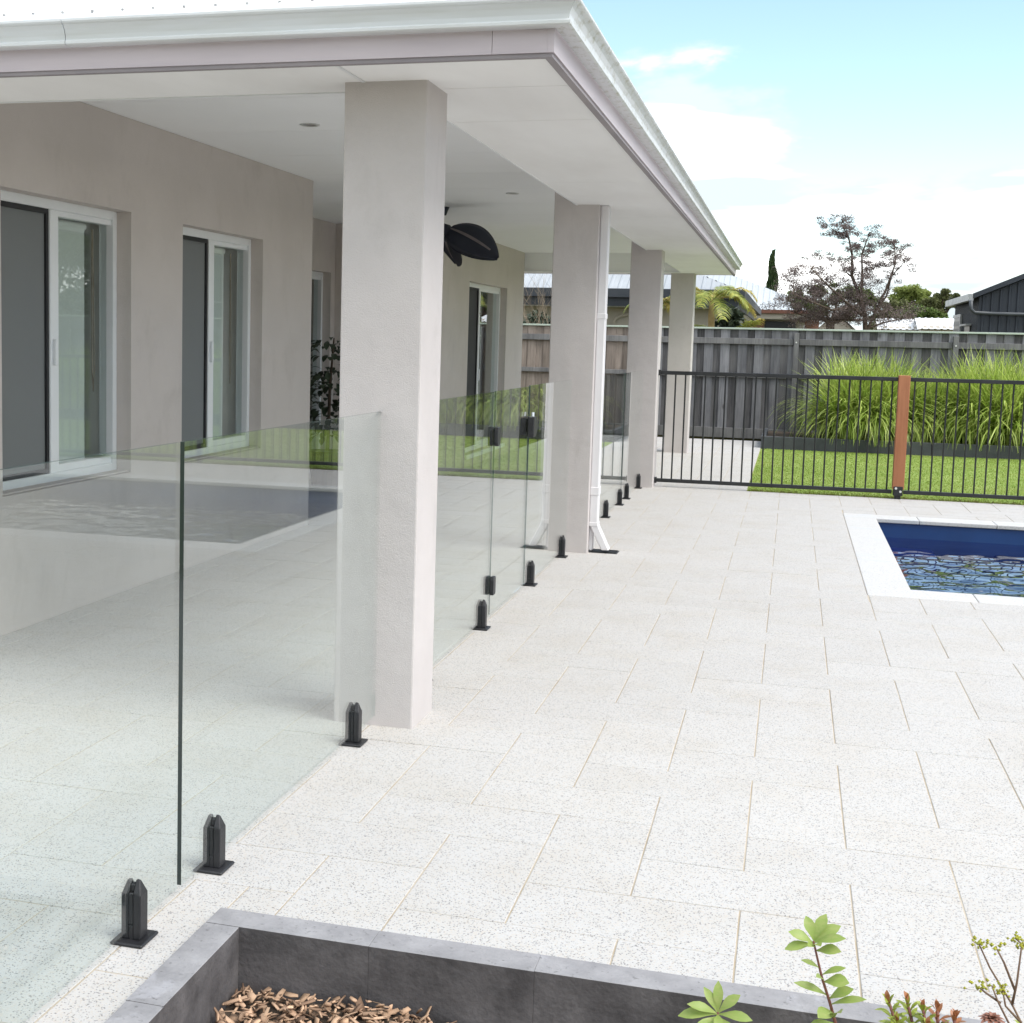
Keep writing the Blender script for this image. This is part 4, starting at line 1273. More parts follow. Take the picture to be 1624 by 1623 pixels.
# ================================================================== BEYOND THE FENCE
def limb(mb, rg, p, d, L, r, depth, ends, spread=.6, up=.15, seg=4):
    pts, rad = [p.copy()], [r]
    for s in range(seg):
        d = (d + Vector((rg.normal(0, .12), rg.normal(0, .12), rg.normal(0, .06) + up * .25))).normalized()
        p = p + d * (L / seg)
        pts.append(p.copy())
        rad.append(r * (1 - .5 * (s + 1) / seg))
    mb.tube(pts, rad, 6 if r > .02 else 4, caps=False)
    ends.append((p, depth))
    if depth > 0:
        for k in range(int(rg.integers(2, 4))):
            q = d.orthogonal().normalized()
            q.rotate(Matrix.Rotation(rg.uniform(0, 6.28), 3, d))
            nd = (d + q * rg.uniform(.5, 1.1) * spread + Vector((0, 0, up))).normalized()
            limb(mb, rg, pts[int(rg.integers(max(1, seg - 2), seg + 1))], nd, L * rg.uniform(.6, .85), r * .5, depth - 1, ends, spread, up, seg)

def leaf_cloud(rg, centres, radii, n, size, flat=.7):
    C_ = np.array([list(c) for c in centres]); R_ = np.array(radii)
    idx = rg.integers(0, len(C_), n)
    d = rg.normal(0, 1, (n, 3)); d /= np.linalg.norm(d, axis=1)[:, None]
    rr = rg.random(n) ** .45
    p = C_[idx] + d * (rr * R_[idx])[:, None] * np.array([1, 1, flat])
    a = rg.normal(0, 1, (n, 3)); a /= np.linalg.norm(a, axis=1)[:, None]
    b = np.cross(a, rg.normal(0, 1, (n, 3))); b /= np.linalg.norm(b, axis=1)[:, None]
    s = size * rg.uniform(.6, 1.3, n)[:, None]
    V = np.stack([p - a * s, p + b * s * .45, p + a * s, p - b * s * .45], 1).reshape(-1, 3)
    return V, np.arange(n * 4).reshape(-1, 4)

def tree(name, label, x, y, z0, h, spread, leafm, barkm, seed, nleaf, lsize, rad, trunk_h=.4, trunk_r=.09, depth=3, dens=1.0, cat='tree', flat=.8, up=.2, group=None, stems=1):
    rg = np.random.default_rng(seed)
    t_ = thing(name, label, cat, (x, y, z0), group)
    mb = MB(); ends = []
    for s in range(stems):
        p0 = Vector((x + rg.normal(0, .05) * (stems > 1), y, z0))
        d0 = Vector((rg.normal(0, .05) + (s - (stems - 1) / 2) * .28, rg.normal(0, .05), 1)).normalized()
        p1 = p0 + d0 * h * trunk_h
        mb.tube([p0, (p0 + p1) / 2 + Vector((rg.normal(0, .03), 0, 0)), p1], [trunk_r, trunk_r * .85, trunk_r * .7], 8)
        for k in range(4 if stems == 1 else 3):
            w_ = k * 6.28 / (4 if stems == 1 else 3) + rg.uniform(0, 1)
            d = (Vector((math.cos(w_) * spread, math.sin(w_) * spread, 1)) + d0 * .3).normalized()
            limb(mb, rg, p1, d, h * (1 - trunk_h) * .48, trunk_r * .5, depth, ends, spread, up)
    part('trunk', mb, barkm, t_, smooth=True)
    tips = [e for e, d in ends if d <= 1]
    V, F = leaf_cloud(rg, tips, [rad * rg.uniform(.7, 1.3) for _ in tips], nleaf, lsize, flat)
    np_mesh('crown', V, F, leafm, t_)
    return t_

M_PURP = mat_leaf('purple_leaf', (.135, .102, .096), (.225, .178, .165), .3, .2, .6, .2)
M_GRN1 = mat_leaf('mid_green_leaf', (.085, .135, .032), (.16, .21, .06), .3, .2, .6, .2)
M_GRN2 = mat_leaf('lime_leaf', (.22, .27, .07), (.32, .37, .12), .25, .25, .6, .2)
M_GRN3 = mat_leaf('olive_leaf', (.10, .115, .045), (.17, .18, .075), .3, .2, .6, .2)
M_CYP = mat_leaf('cypress_leaf', (.022, .045, .015), (.05, .075, .022), .3, .1, .7, .2)
M_DKL = mat_leaf('dark_leaf', (.03, .044, .028), (.06, .08, .048), .3, .1, .5, .3)
M_PALM = mat_leaf('palm_leaflet', (.20, .27, .05), (.36, .36, .075), .25, .25, .45)
M_PALMY = mat_leaf('yellowing_palm_leaflet', (.42, .37, .09), (.52, .42, .13), .25, .25, .5)
M_PALMT = mat_noise('palm_crownshaft', (.30, .21, .09), (.40, .29, .14), 6, .7)

# purple leafed tree: hand placed limbs to keep its open, leaning outline
pt = thing('purple_leaf_tree', 'open purple leaved tree with bare upper branches behind the paling fence', 'tree', (1.6, 34, 0))
rg = np.random.default_rng(5)
mb = MB(); tips = []
B = lambda *p: [Vector(q) for q in p]
main = [(B((1.62, 34, -.2), (1.60, 34, 1.6), (1.55, 34, 2.3), (1.42, 34, 2.75)), .07, .045),
        (B((1.42, 34, 2.75), (1.22, 34.1, 3.2), (1.20, 34.2, 3.7), (1.10, 34.1, 4.1), (.95, 34, 4.35)), .042, .012),
        (B((1.44, 34, 2.7), (1.44, 33.9, 3.2), (1.40, 33.9, 3.7), (1.55, 33.9, 4.2)), .036, .01),
        (B((1.60, 34, 1.9), (1.78, 34, 2.4), (1.98, 34, 2.9), (2.15, 34, 3.5), (2.10, 34, 4.0)), .04, .01),
        (B((1.80, 34, 2.45), (2.0, 34, 2.75), (2.08, 34, 3.2), (2.35, 34, 3.55)), .026, .008),
        (B((1.5, 34, 2.3), (1.1, 33.7, 2.6), (.65, 33.6, 3.0), (.30, 33.6, 3.35)), .04, .01),
        (B((1.3, 33.9, 2.5), (.8, 33.5, 2.4), (.3, 33.4, 2.6), (-.08, 33.4, 2.75)), .035, .01),
        (B((1.5, 34, 2.2), (1.0, 34.4, 2.2), (.4, 34.4, 2.2), (.0, 34.4, 2.35)), .035, .01),
        (B((1.6, 34, 2.0), (2.0, 34.3, 2.15), (2.4, 34.3, 2.25)), .03, .01),
        (B((1.10, 34.1, 4.1), (.85, 34, 4.2), (.60, 34, 4.38)), .012, .004),
        (B((1.10, 34.1, 4.1), (1.02, 34, 4.35), (.92, 34, 4.52)), .012, .004)]
cl = []
for pts, a, b in main:
    mb.tube(pts, [a + (b - a) * i / (len(pts) - 1) for i in range(len(pts))], 7, caps=False)
    for k in range(1, len(pts)):
        for q in range(5):
            u = rg.random()
            p = pts[k - 1].lerp(pts[k], u)
            if p.z > 2.05:
                e = p + Vector((rg.normal(0, .17), rg.normal(0, .22), rg.normal(.02, .10)))
                mb.tube([p, (p + e) / 2 + Vector((0, 0, .03)), e], [.006, .004, .002], 4, caps=False)
                cl.append((e, .11 if p.z > 3.0 else .17))
purple_clumps = [(.51, 3.68), (.69, 3.58), (.35, 3.46), (.9, 3.54), (.28, 3.31), (.01, 3.17), (-.2, 3.06), (-.07, 3.24), (.17, 2.85), (.5, 3.17), (1.05, 3.39), (-.11, 2.72), (.11, 2.51), (-.24, 2.55),
                 (.79, 3.03), (1.08, 2.81), (.39, 2.66), (.68, 2.44), (1.23, 2.6), (1.66, 2.46), (1.94, 2.32), (2.22, 2.25), (2.49, 2.33), (.41, 2.29), (-.01, 2.21), (1.11, 2.3), (.61, 4.36), (.8, 4.26),
                 (.95, 4.48), (1.0, 4.3), (1.08, 4.12), (1.24, 3.83), (1.33, 3.9), (1.43, 4.16), (1.63, 4.3), (1.48, 3.76), (1.57, 3.47), (1.41, 3.25), (1.25, 3.54), (1.68, 3.4), (1.85, 3.97), (1.72, 3.83),
                 (1.91, 4.08), (2.06, 3.93), (2.2, 3.83), (2.14, 3.66), (1.93, 3.69), (2.35, 3.55), (1.85, 3.47), (1.17, 3.32), (1.48, 3.11), (.2, 3.0), (.5, 2.85), (.85, 2.7), (.95, 2.45), (.25, 2.35), (.6, 2.2), (1.4, 2.3)]
for x_, z_ in purple_clumps:
    up_ = z_ > 3.3
    for q in range(5 if up_ else 10):
        sp_ = .10 if up_ else .18
        c_ = Vector((x_ + rg.normal(0, sp_), 34 + rg.normal(0, .3), z_ + rg.normal(0, sp_ * .7)))
        cl.append((c_, .12 if up_ else .17))
    # a twig from the nearest point of the limbs to the clump
    best = min((p_ for pts, a_, b_ in main for p_ in pts if p_.z < z_ + .1), key=lambda p_: (p_ - Vector((x_, 34, z_))).length)
    m_ = (best + Vector((x_, 34, z_))) / 2 + Vector((0, 0, -.06))
    mb.tube([best, m_, Vector((x_, 34, z_))], [.014, .009, .003], 5, caps=False)
part('trunk', mb, M_BARK, pt, smooth=True)
V, F = leaf_cloud(rg, [c for c, r in cl], [r for c, r in cl], 46000, .0185, .55)
np_mesh('crown', V, F, M_PURP, pt)

def crown_tree(label, base, clumps_, leafm, n, lsize, seed, group='trees beyond the back fence'):
    """far tree: trunk and limbs reach into a crown of leaf clumps given as (x, z, r)"""
    rg = np.random.default_rng(seed)
    bx_, by_ = base
    t_ = thing('broadleaf_tree', label, 'tree', (bx_, by_, -.2), group)
    zlow = min(c[1] for c in clumps_)
    mb = MB()
    fork = Vector((bx_, by_, zlow - .3))
    mb.tube([(bx_, by_, -.3), fork], [.16, .11], 7)
    cs, rs = [], []
    for x_, z_, r_ in clumps_:
        e = Vector((x_, by_ + rg.normal(0, r_ * .6), z_))
        mb.tube([fork, (fork + e) / 2 + Vector((0, 0, -.1)), e], [.06, .04, .012], 5, caps=False)
        for q in range(16):
            cs.append(e + Vector((rg.normal(0, r_ * .5), rg.normal(0, r_ * .5), rg.normal(0, r_ * .38))))
            rs.append(r_ * rg.uniform(.35, .65))
    part('trunk', mb, M_BARK, t_)
    V, F = leaf_cloud(rg, cs, rs, int(n * 2.2), lsize * .8, .8)
    np_mesh('crown', V, F, leafm, t_)
crown_tree('mid green tree mingled with the purple tree behind the fence', (.9, 38.5), [(.57, 3.05, .22), (-.02, 2.88, .2), (1.44, 2.98, .25), (1.75, 2.9, .2), (1.06, 2.85, .25), (1.9, 2.75, .2), (.2, 2.7, .2), (1.39, 2.5, .25), (.6, 2.6, .25)], M_GRN1, 5200, .05, 11)
crown_tree('pale lime rounded tree crown far behind the fence', (5.0, 66), [(4.45, 3.95, .38), (4.9, 4.12, .4), (5.3, 4.0, .38), (4.8, 3.6, .4), (5.55, 3.6, .35), (4.3, 3.5, .3)], M_GRN2, 5200, .085, 12)
crown_tree('low olive green tree between purple tree and dark shed', (3.8, 58), [(3.35, 2.75, .3), (3.5, 3.1, .3), (3.9, 3.2, .32), (4.3, 2.9, .3), (3.8, 2.6, .35), (3.2, 2.4, .3)], M_GRN3, 4600, .075, 13)
crown_tree('bushy mid green tree in front of the lime crown', (4.5, 56), [(4.1, 2.75, .3), (4.5, 2.95, .32), (4.85, 2.9, .3), (4.4, 2.5, .35), (4.95, 2.5, .3), (5.2, 2.75, .25)], M_GRN1, 4600, .075, 14)
crown_tree('dull olive tree whose wispy top rises beside the shed roof', (5.5, 60), [(5.2, 3.45, .28), (5.58, 3.7, .24), (5.74, 3.95, .14), (5.56, 3.3, .3), (6.0, 3.5, .25), (6.19, 3.75, .13), (5.1, 3.0, .3), (5.45, 2.85, .35)], M_GRN3, 4600, .075, 15)
crown_tree('dark green tree low behind the white roof ridge', (.1, 62), [(-.6, 3.2, .3), (-.2, 3.0, .3), (.2, 2.85, .3), (-.95, 3.35, .2)], M_GRN1, 2600, .08, 16)
crown_tree('broad green tree just behind the back fence, right of the dark shed', (8.6, 28), [(7.6, 2.2, .8), (8.4, 2.0, .8), (9.2, 2.2, .8), (7.4, 3.4, .8), (8.2, 3.6, .9), (9.0, 3.4, .9), (7.8, 4.6, .8), (8.6, 4.8, .8), (9.4, 4.4, .7), (8.3, 5.6, .6)], M_GRN1, 9000, .11, 17)
crown_tree('olive tree beyond the side boundary fence, toward the back corner', (14.5, 24), [(13.6, 2.6, 1.), (14.6, 2.5, 1.), (15.4, 2.8, 1.), (14.0, 4.2, 1.), (15.0, 4.3, 1.), (14.5, 5.6, .9)], M_GRN3, 8000, .12, 18, 'trees beyond the side fence')
# cypress
cy_t = thing('cypress', 'slim dark pencil cypress rising above the white corrugated roof', 'tree', (-.92, 55, -.2))
part('trunk', MB().tube([(-.92, 55, -.3), (-.92, 55, 4.6)], [.09, .02], 7), M_BARK, cy_t)
rg = np.random.default_rng(21)
n_ = 4200
u = rg.random(n_) ** .8
zz = 1.4 + 3.75 * u
rr = (.30 * (1 - u ** 2.2) + .02) * rg.random(n_) ** .35
a = rg.uniform(0, 6.28, n_)
p = np.stack([-.92 + rr * np.cos(a) + .04 * np.sin(zz * 5), 55 + rr * np.sin(a), zz], 1)
d = np.stack([np.cos(a) * .3, np.sin(a) * .3, np.ones(n_)], 1); d /= np.linalg.norm(d, axis=1)[:, None]
b = np.cross(d, rg.normal(0, 1, (n_, 3))); b /= np.linalg.norm(b, axis=1)[:, None]
s = .085 * rg.uniform(.6, 1.3, n_)[:, None]
np_mesh('crown', np.stack([p - d * s, p + b * s * .3, p + d * s * 1.4, p - b * s * .3], 1).reshape(-1, 3), np.arange(n_ * 4).reshape(-1, 4), M_CYP, cy_t)

def frond_mb(base, az, L, rise, droop, nleaf=26, ll=.34, rg=None):
    """a feather palm frond: midrib and paired leaflets"""
    mb = MB()
    d = Vector((math.cos(az), math.sin(az), 0))
    side = Vector((-math.sin(az), math.cos(az), 0))
    def P(u):
        return Vector(base) + d * (L * (u - .18 * u ** 3)) + Vector((0, 0, L * (rise * u - droop * u ** 2)))
    mb.tube([P(i / 8) for i in range(9)], [.012 - .010 * i / 8 for i in range(9)], 5, caps=False)
    for k in range(nleaf):
        u = .18 + .80 * k / (nleaf - 1)
        p = P(u)
        t = (P(min(1, u + .02)) - P(u - .02)).normalized()
        l = ll * math.sin(math.pi * (.12 + .82 * (k / nleaf))) ** .6
        for s in (1, -1):
            e = p + (side * s * .85 + t * .55 + Vector((0, 0, -.25 + rg.normal(0, .1)))).normalized() * l
            w_ = t * .013
            m_ = (p + e) / 2 + Vector((0, 0, .03))
            mb.add([p - w_, p + w_, m_ + w_, e, m_ - w_], [(0, 1, 2, 4), (4, 2, 3)])
    return mb
rg = np.random.default_rng(31)
pm = thing('palm', 'golden cane palm with arching yellow green fronds behind the fence', 'palm', (-1.48, 26.3, -.1))
part('trunk', MB().tube([(-1.46, 26.3, -.2), (-1.47, 26.3, 1.6), (-1.49, 26.3, 2.05), (-1.50, 26.3, 2.38)], [.06, .055, .062, .035], 9), M_PALMT, pm, smooth=True)
for k in range(13):
    az = k * 2.4 + .3
    yl = k in (0, 4, 9, 11)
    part('frond', frond_mb((-1.50, 26.3, 2.32), az, rg.uniform(.75, 1.05), rg.uniform(.55, 1.2), rg.uniform(.55, 1.0), 24, .27, rg), M_PALMY if yl else M_PALM, pm)
part('frond', frond_mb((-1.50, 26.3, 2.30), .15, 1.0, 1.05, 1.0, 26, .26, rg), M_PALMY, pm)
pm2 = thing('palm', 'low palm with yellow tipped fronds just over the fence top', 'palm', (-1.2, 26.1, -.1))
part('trunk', MB().tube([(-1.2, 26.1, -.2), (-1.2, 26.1, 1.55)], [.05, .04], 8), M_PALMT, pm2)
for k in range(9):
    az = -.35 + k * .42 if k < 4 else k * 1.1
    part('frond', frond_mb((-1.2, 26.1, 1.5), az, rg.uniform(.7, .9), rg.uniform(.8, 1.25), rg.uniform(.55, .9), 24, .26, rg), M_PALM if k % 3 else M_PALMY, pm2)
pm3 = thing('palm', 'palm with yellow fronds partly hidden behind the third column', 'palm', (-2.55, 26.6, -.1))
part('trunk', MB().tube([(-2.55, 26.6, -.2), (-2.55, 26.6, 2.3)], [.05, .04], 8), M_PALMT, pm3)
for k in range(9):
    part('frond', frond_mb((-2.55, 26.6, 2.25), k * 2.4, rg.uniform(.6, .8), rg.uniform(.5, 1.1), rg.uniform(.6, 1.0), 22, .24, rg), M_PALMY if k % 2 else M_PALM, pm3)
dk = thing('shrub', 'dark leafy shrub between the two palms behind the fence', 'shrub', (-1.25, 27.2, -.1))
part('stem', MB().tube([(-1.25, 27.2, -.2), (-1.25, 27.2, 1.5)], .04, 7), M_BARK, dk)
V, F = leaf_cloud(rg, [(-1.35, 27.2, 1.7), (-1.2, 27.2, 2.05), (-1.05, 27.2, 1.7), (-1.3, 27.2, 1.3)], [.32, .25, .3, .35], 900, .085, .9)
np_mesh('crown', V, F, M_DKL, dk)
# bare twiggy tree and dark shrub left of the second column
bt = thing('bare_tree', 'leafless twiggy tree seen between house wall and downpipe column', 'tree', (-4.9, 27.2, -.1))
mb = MB(); ends = []
rgb = np.random.default_rng(44)
for k in range(5):
    limb(mb, rgb, Vector((-4.95 + .03 * k, 27.2, .6)), Vector((rgb.normal(.12, .22), rgb.normal(0, .2), 1)).normalized(), .95, .022, 4, ends, .5, .25)
part('trunk', mb, M_PALEBARK, bt, smooth=True)
sb = thing('shrub', 'dark green shrub under the bare twiggy tree', 'shrub', (-4.75, 28.2, -.1))
part('stem', MB().tube([(-4.75, 28.2, -.2), (-4.75, 28.2, 1.3)], .04, 7), M_BARK, sb)
V, F = leaf_cloud(rgb, [(-5.0, 28.2, 1.55), (-4.7, 28.2, 1.7), (-4.45, 28.2, 1.95), (-4.5, 28.2, 1.5), (-5.1, 28.2, 1.9)], [.4, .4, .35, .4, .3], 2600, .05, .9)
np_mesh('crown', V, F, M_DKL, sb)

# neighbour house with dark gutters
M_NWALL = mat_noise('neighbour_cream_wall', (.40, .36, .30), (.44, .40, .34), 1, .9)
M_NDARK = mat_noise('neighbour_dark_trim', (.030, .036, .046), (.045, .052, .062), 1, .5)
M_NROOF = mat_noise('neighbour_pale_roof', (.30, .325, .35), (.36, .385, .41), .5, .45)
M_NROOFW = mat_noise('neighbour_white_roof', (.42, .455, .48), (.47, .505, .53), .5, .45)
M_BROWN = mat_noise('brown_gutter', (.13, .055, .035), (.17, .07, .045), 1, .5)
M_VOID = mat_noise('dark_opening', (.015, .016, .02), (.025, .026, .03), 1, .3)
def hip_roof(name, x0, x1, y0, y1, z, rise, mat, parent, pitch=.19, amp=.018):
    """ribbed steel hip roof: four planes with raised ribs running up the slope"""
    w = min(x1 - x0, y1 - y0) / 2
    mb = MB()
    def top(a, lo, hi):
        return min(a - lo, hi - a, w)
    def plane(n, lo, hi, P):
        a = lo
        while a < hi - 1e-6:
            for s, e, h0, h1 in ((0, .55, 0, 0), (.55, .68, 0, amp), (.68, .87, amp, amp), (.87, 1, amp, 0)):
                p, q = min(a + s * pitch, hi), min(a + e * pitch, hi)
                if q - p > 1e-5:
                    mb.add([P(p, 0, h0), P(q, 0, h1), P(q, top(q, lo, hi), h1), P(p, top(p, lo, hi), h0)], [(0, 1, 2, 3)])
            a += pitch
    k = rise / w
    plane(0, x0, x1, lambda a, d, h: (a, y0 + d, z + k * d + h))
    plane(1, x0, x1, lambda a, d, h: (a, y1 - d, z + k * d + h))
    plane(2, y0, y1, lambda a, d, h: (x0 + d, a, z + k * d + h))
    plane(3, y0, y1, lambda a, d, h: (x1 - d, a, z + k * d + h))
    return part(name, mb, mat, parent)
def gutter_ring(x0, x1, y0, y1, z0, z1, mat, parent, th=.1):
    g = MB().box(x0 - th, x1 + th, y0 - th, y0, z0, z1).box(x0 - th, x1 + th, y1, y1 + th, z0, z1)
    g.box(x0 - th, x0, y0 + .001, y1 - .001, z0, z1).box(x1, x1 + th, y0 + .001, y1 - .001, z0, z1)
    return part('gutter', g, mat, parent)
nh = thing('neighbour_house', 'cream house with dark gutters and pale ribbed roof behind the fence', 'house', (-6, 35, 0))
part('wall', MB().box(-11, -1.62, 29.65, 43.2, -.2, 2.28), M_NWALL, nh)
hip_roof('roof', -11.5, -1.10, 29.12, 43.8, 2.64, 2.2, M_NROOF, nh)
gutter_ring(-11.5, -1.10, 29.12, 43.8, 2.48, 2.66, M_NDARK, nh)
part('soffit', MB().box(-11.4, -1.2, 29.2, 43.7, 2.285, 2.30), M_WHITE, nh)
part('fascia', MB().box(-11.45, -1.15, 29.13, 29.17, 2.30, 2.478).box(-1.18, -1.14, 29.171, 43.7, 2.30, 2.478), M_NDARK, nh)
wi = part('window', MB().box(-3.98, -3.74, 29.60, 29.649, .9, 1.90), M_VOID, nh)
part('frame', MB().box(-3.995, -3.985, 29.59, 29.62, .9, 1.90).box(-3.735, -3.725, 29.59, 29.62, .9, 1.90), M_WHITE, wi)
wi = part('window', MB().box(-3.55, -3.10, 29.60, 29.649, .9, 1.84), mat_noise('painted_green_reflection', (.06, .11, .03), (.09, .15, .04), 2, .2), nh)  # green reflection put into the pane's own colour
part('frame', MB().box(-3.58, -3.08, 29.585, 29.62, 1.845, 1.88), M_WHITE, wi)
part('arch', MB().tube([(-3.70, 29.62, 1.9)] + [(-3.32 - .36 * math.cos(t_), 29.62, 1.98 + .16 * math.sin(t_)) for t_ in [i * math.pi / 10 for i in range(11)]] + [(-2.94, 29.62, 1.9)], .035, 6), M_NWALL, nh)

n2 = thing('neighbour_house', 'brick house with white corrugated hip roof and brown gutter behind the palms', 'house', (-4, 54, 0))
part('wall', MB().box(-8.4, .30, 48.7, 58.8, -.2, 2.46), M_NWALL, n2)
hip_roof('roof', -9.0, .90, 48.1, 59.4, 2.77, 2.05, M_NROOFW, n2, .2)
gutter_ring(-9.0, .90, 48.1, 59.4, 2.655, 2.775, M_BROWN, n2)
part('soffit', MB().box(-8.9, .8, 48.15, 59.3, 2.465, 2.48), M_WHITE, n2)
part('fascia', MB().box(-8.95, .85, 48.11, 48.145, 2.481, 2.654), M_NWALL, n2)
wi = part('window', MB().box(-.95, .02, 48.62, 48.699, .6, 2.40), M_VOID, n2)
part('frame', MB().box(-.965, -.955, 48.61, 48.64, .6, 2.40).box(.025, .035, 48.61, 48.64, .6, 2.40), M_NDARK, wi)
brk = mat_noise('red_brick', (.20, .10, .075), (.28, .15, .11), 9, .9)
part('brick_pier', MB().box(.31, .78, 48.72, 49.2, -.2, 2.46), brk, n2)
part('brick_pier', MB().box(-1.35, -1.0, 48.58, 48.69, -.2, 2.46), brk, n2)

def gable_shed(name, label, cat, x0, x1, y0, y1, z, rise, wallm, roofm, ridge_x, group=None):
    """gable roof shed, ridge along x or y"""
    t_ = thing(name, label, cat, ((x0 + x1) / 2, (y0 + y1) / 2, 0), group)
    mb = MB()
    if ridge_x:
        ym = (y0 + y1) / 2
        mb.prism([(y0, -.2), (y1, -.2), (y1, z), (ym, z + rise - .02), (y0, z)], 0, x0, x1)
    else:
        xm = (x0 + x1) / 2
        mb.prism([(x0, -.2), (x1, -.2), (x1, z), (xm, z + rise - .02), (x0, z)], 1, y0, y1)
    part('wall', mb, wallm, t_)
    rf = MB()
    def sl(P, a0, a1, pit=.2, amp=.02):
        a = a0
        while a < a1 - 1e-6:
            for s, e, h0, h1 in ((0, .5, 0, 0), (.5, .65, 0, amp), (.65, .85, amp, amp), (.85, 1, amp, 0)):
                p, q = min(a + s * pit, a1), min(a + e * pit, a1)
                if q - p > 1e-5:
                    rf.add([P(p, 0, h0), P(q, 0, h1), P(q, 1, h1), P(p, 1, h0)], [(0, 1, 2, 3)])
            a += pit
    if ridge_x:
        sl(lambda a, u, h: (a, y0 - .15 + (ym - y0 + .15) * u, z - .05 + (rise + .06) * u + h), x0 - .12, x1 + .12)
        sl(lambda a, u, h: (a, y1 + .15 - (y1 + .15 - ym) * u, z - .05 + (rise + .06) * u + h), x0 - .12, x1 + .12)
    else:
        sl(lambda a, u, h: (x0 - .15 + (xm - x0 + .15) * u, a, z - .05 + (rise + .06) * u + h), y0 - .12, y1 + .12)
        sl(lambda a, u, h: (x1 + .15 - (x1 + .15 - xm) * u, a, z - .05 + (rise + .06) * u + h), y0 - .12, y1 + .12)
    part('roof', rf, roofm, t_)
    return t_
M_NROOFB = mat_noise('bright_white_roof', (.76, .77, .78), (.82, .83, .84), .5, .4)
gable_shed('outbuilding', 'small white pitched roof peeking over the fence under the purple tree', 'shed', .80, 1.86, 50, 52.5, 2.24, .55, M_NWALL, M_NROOFB, False, 'white roofed outbuildings beyond the fence')
gable_shed('outbuilding', 'long low white roof left of the cream gable', 'shed', 2.85, 4.0, 50.5, 53, 2.28, .33, M_NWALL, M_NROOFB, True, 'white roofed outbuildings beyond the fence')
ob = gable_shed('outbuilding', 'white roofed cream shed beside the dark steel shed', 'shed', 4.06, 5.6, 49.5, 52, 2.30, .33, M_NWALL, M_NROOFB, True, 'white roofed outbuildings beyond the fence')

# dark steel shed
M_SHED = mat_noise('charcoal_cladding', (.030, .036, .048), (.042, .050, .064), .8, .45)
M_SHEDT = mat_noise('shed_trim', (.06, .068, .08), (.085, .095, .105), 1, .4)
M_SHEDR = mat_noise('shed_zinc_roof', (.30, .31, .32), (.45, .46, .47), 6, .4, metal=.4)
shd = thing('steel_shed', 'dark charcoal steel shed with ribbed cladding and a side window', 'shed', (7, 38, 0))
sx0, sx1, sy0, sy1 = 4.22, 10.4, 36.0, 41.0
ez, rz = 2.84, 4.2
xm = (sx0 + sx1) / 2
part('wall', MB().prism([(sx0, -.2), (sx1, -.2), (sx1, ez), (xm, rz), (sx0, ez)], 1, sy0, sy1), M_SHED, shd)
rb = MB()
k = 0
x = sx0 + .10
while x < sx1 - .1:
    zt = ez + (rz - ez) * (1 - abs(x - xm) / (xm - sx0)) - .03
    rb_i = MB().prism([(x - .035, sy0 - .001), (x - .02, sy0 - .03), (x + .02, sy0 - .03), (x + .035, sy0 - .001)], 2, -.2, zt)
    part('cladding_rib', rb_i, M_SHED, shd)
    x += .19
y = sy0 + .1
rib = MB()
while y < sy1 - .05:
    rib.prism([(sx0 - .001, y - .03), (sx0 - .018, y - .015), (sx0 - .018, y + .015), (sx0 - .001, y + .03)], 2, -.2, ez - .02)
    y += .16
part('side_ribs', rib, M_SHED, shd, kind='stuff')
sl_ = (rz - ez) / (xm - sx0)
rf = MB()
rf.add([(sx0 - .14, sy0 - .1, ez - .14 * sl_ + .05), (xm, sy0 - .1, rz + .05), (xm, sy1 + .1, rz + .05), (sx0 - .14, sy1 + .1, ez - .14 * sl_ + .05),
        (sx0 - .14, sy0 - .1, ez - .14 * sl_ + .07), (xm, sy0 - .1, rz + .07), (xm, sy1 + .1, rz + .07), (sx0 - .14, sy1 + .1, ez - .14 * sl_ + .07)],
       [(0, 1, 2, 3), (7, 6, 5, 4), (0, 4, 5, 1), (3, 2, 6, 7), (0, 3, 7, 4)])
rf.add([(sx1 + .14, sy0 - .1, ez - .14 * sl_ + .05), (xm + .001, sy0 - .1, rz + .05), (xm + .001, sy1 + .1, rz + .05), (sx1 + .14, sy1 + .1, ez - .14 * sl_ + .05)], [(0, 3, 2, 1)])
part('roof', rf, M_SHEDR, shd)
part('barge_board', MB().prism([(sx0 - .16, ez - .16 * sl_ + .02), (xm, rz + .02), (xm, rz + .16), (sx0 - .16, ez - .16 * sl_ + .14)], 1, sy0 - .16, sy0 - .105)
     .prism([(sx1 + .16, ez - .16 * sl_ + .02), (xm + .001, rz + .02), (xm + .001, rz + .16), (sx1 + .16, ez - .16 * sl_ + .14)], 1, sy0 - .16, sy0 - .105), M_SHED, shd)
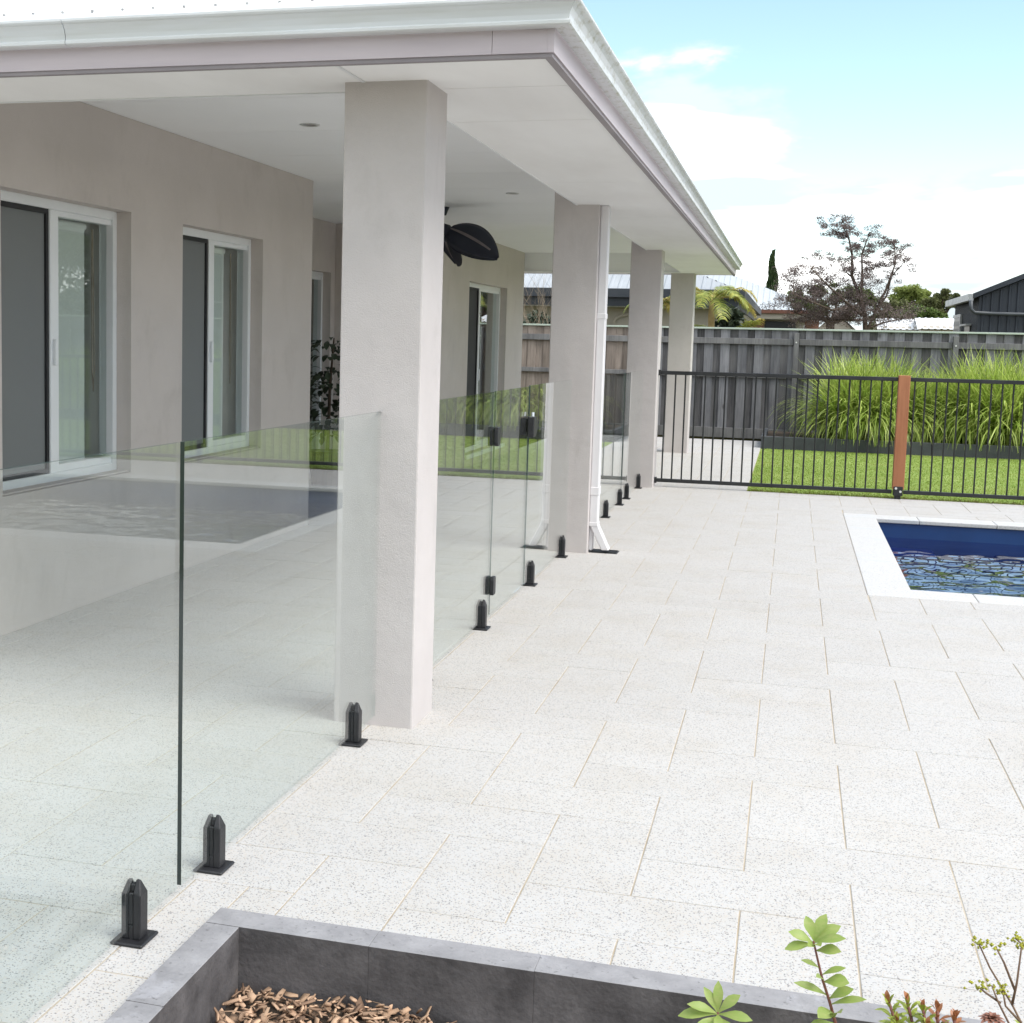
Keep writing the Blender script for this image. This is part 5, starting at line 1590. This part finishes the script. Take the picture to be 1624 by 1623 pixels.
part('gutter', MB().box(sx0 - .26, sx0 - .145, sy0 - .16, sy1 + .1, ez - .10, ez + .06), M_SHEDR, shd)
part('downpipe', MB().tube([(sx0 - .20, sy0 - .18, ez - .10), (sx0 - .19, sy0 - .19, ez - .30), (sx0 - .10, sy0 - .15, ez - .385), (sx0 + .3, sy0 - .10, ez - .40), (sx1, sy0 - .10, ez - .46)], .045, 8), M_SHEDT, shd, smooth=True)
wi = part('window', MB().box(sx0 - .05, sx0 - .02, 39.2, 40.7, .9, 2.42), M_VOID, shd)
part('frame', MB().box(sx0 - .07, sx0 - .021, 39.1, 39.2, .9, 2.5).box(sx0 - .07, sx0 - .021, 39.2, 40.8, 2.42, 2.5), M_SHEDR, wi)
for k in range(6):
    part('louvre', MB().box(sx0 - .062, sx0 - .052, 39.22, 40.68, 1.2 + .2 * k, 1.32 + .2 * k), M_SHEDT, wi)
wi = part('window', MB().box(sx0 - .05, sx0 - .02, 37.1, 38.2, .9, 2.16), M_VOID, shd)
part('awning', MB().box(sx0 - .16, sx0 - .021, 37.0, 38.3, 2.165, 2.21), M_SHEDR, wi)

# potted plant in the dark recess by the door
pp = thing('potted_plant', 'dark leafy potted plant in the shaded recess beside glass door', 'plant', (-4.50, 13.25, .0))
part('pot', MB().disc((-4.50, 13.25), .16, .0, .36, 20, .20), M_BLACK, pp)
rgp = np.random.default_rng(3)
part('stem', MB().tube([(-4.50, 13.25, .3), (-4.49, 13.26, 1.0), (-4.45, 13.24, 1.5)], [.02, .016, .008], 7), M_BARK, pp)
for k in range(420):
    z = rgp.uniform(.5, 1.5)
    if 1.2 < z < 1.3 and k % 3:
        continue
    a = rgp.uniform(0, 6.28)
    rr = rgp.uniform(.05, .36) * (1 if z < 1.5 else .6)
    b = Vector((-4.49 + rr * math.cos(a), 13.25 + rr * math.sin(a), z))
    tp = b + Vector((math.cos(a) * .13, math.sin(a) * .13, rgp.uniform(-.10, .04)))
    part('leaf', leaf_mb(b, tp, .06, (0, 0, 1), .15, .2), M_DKL, pp)
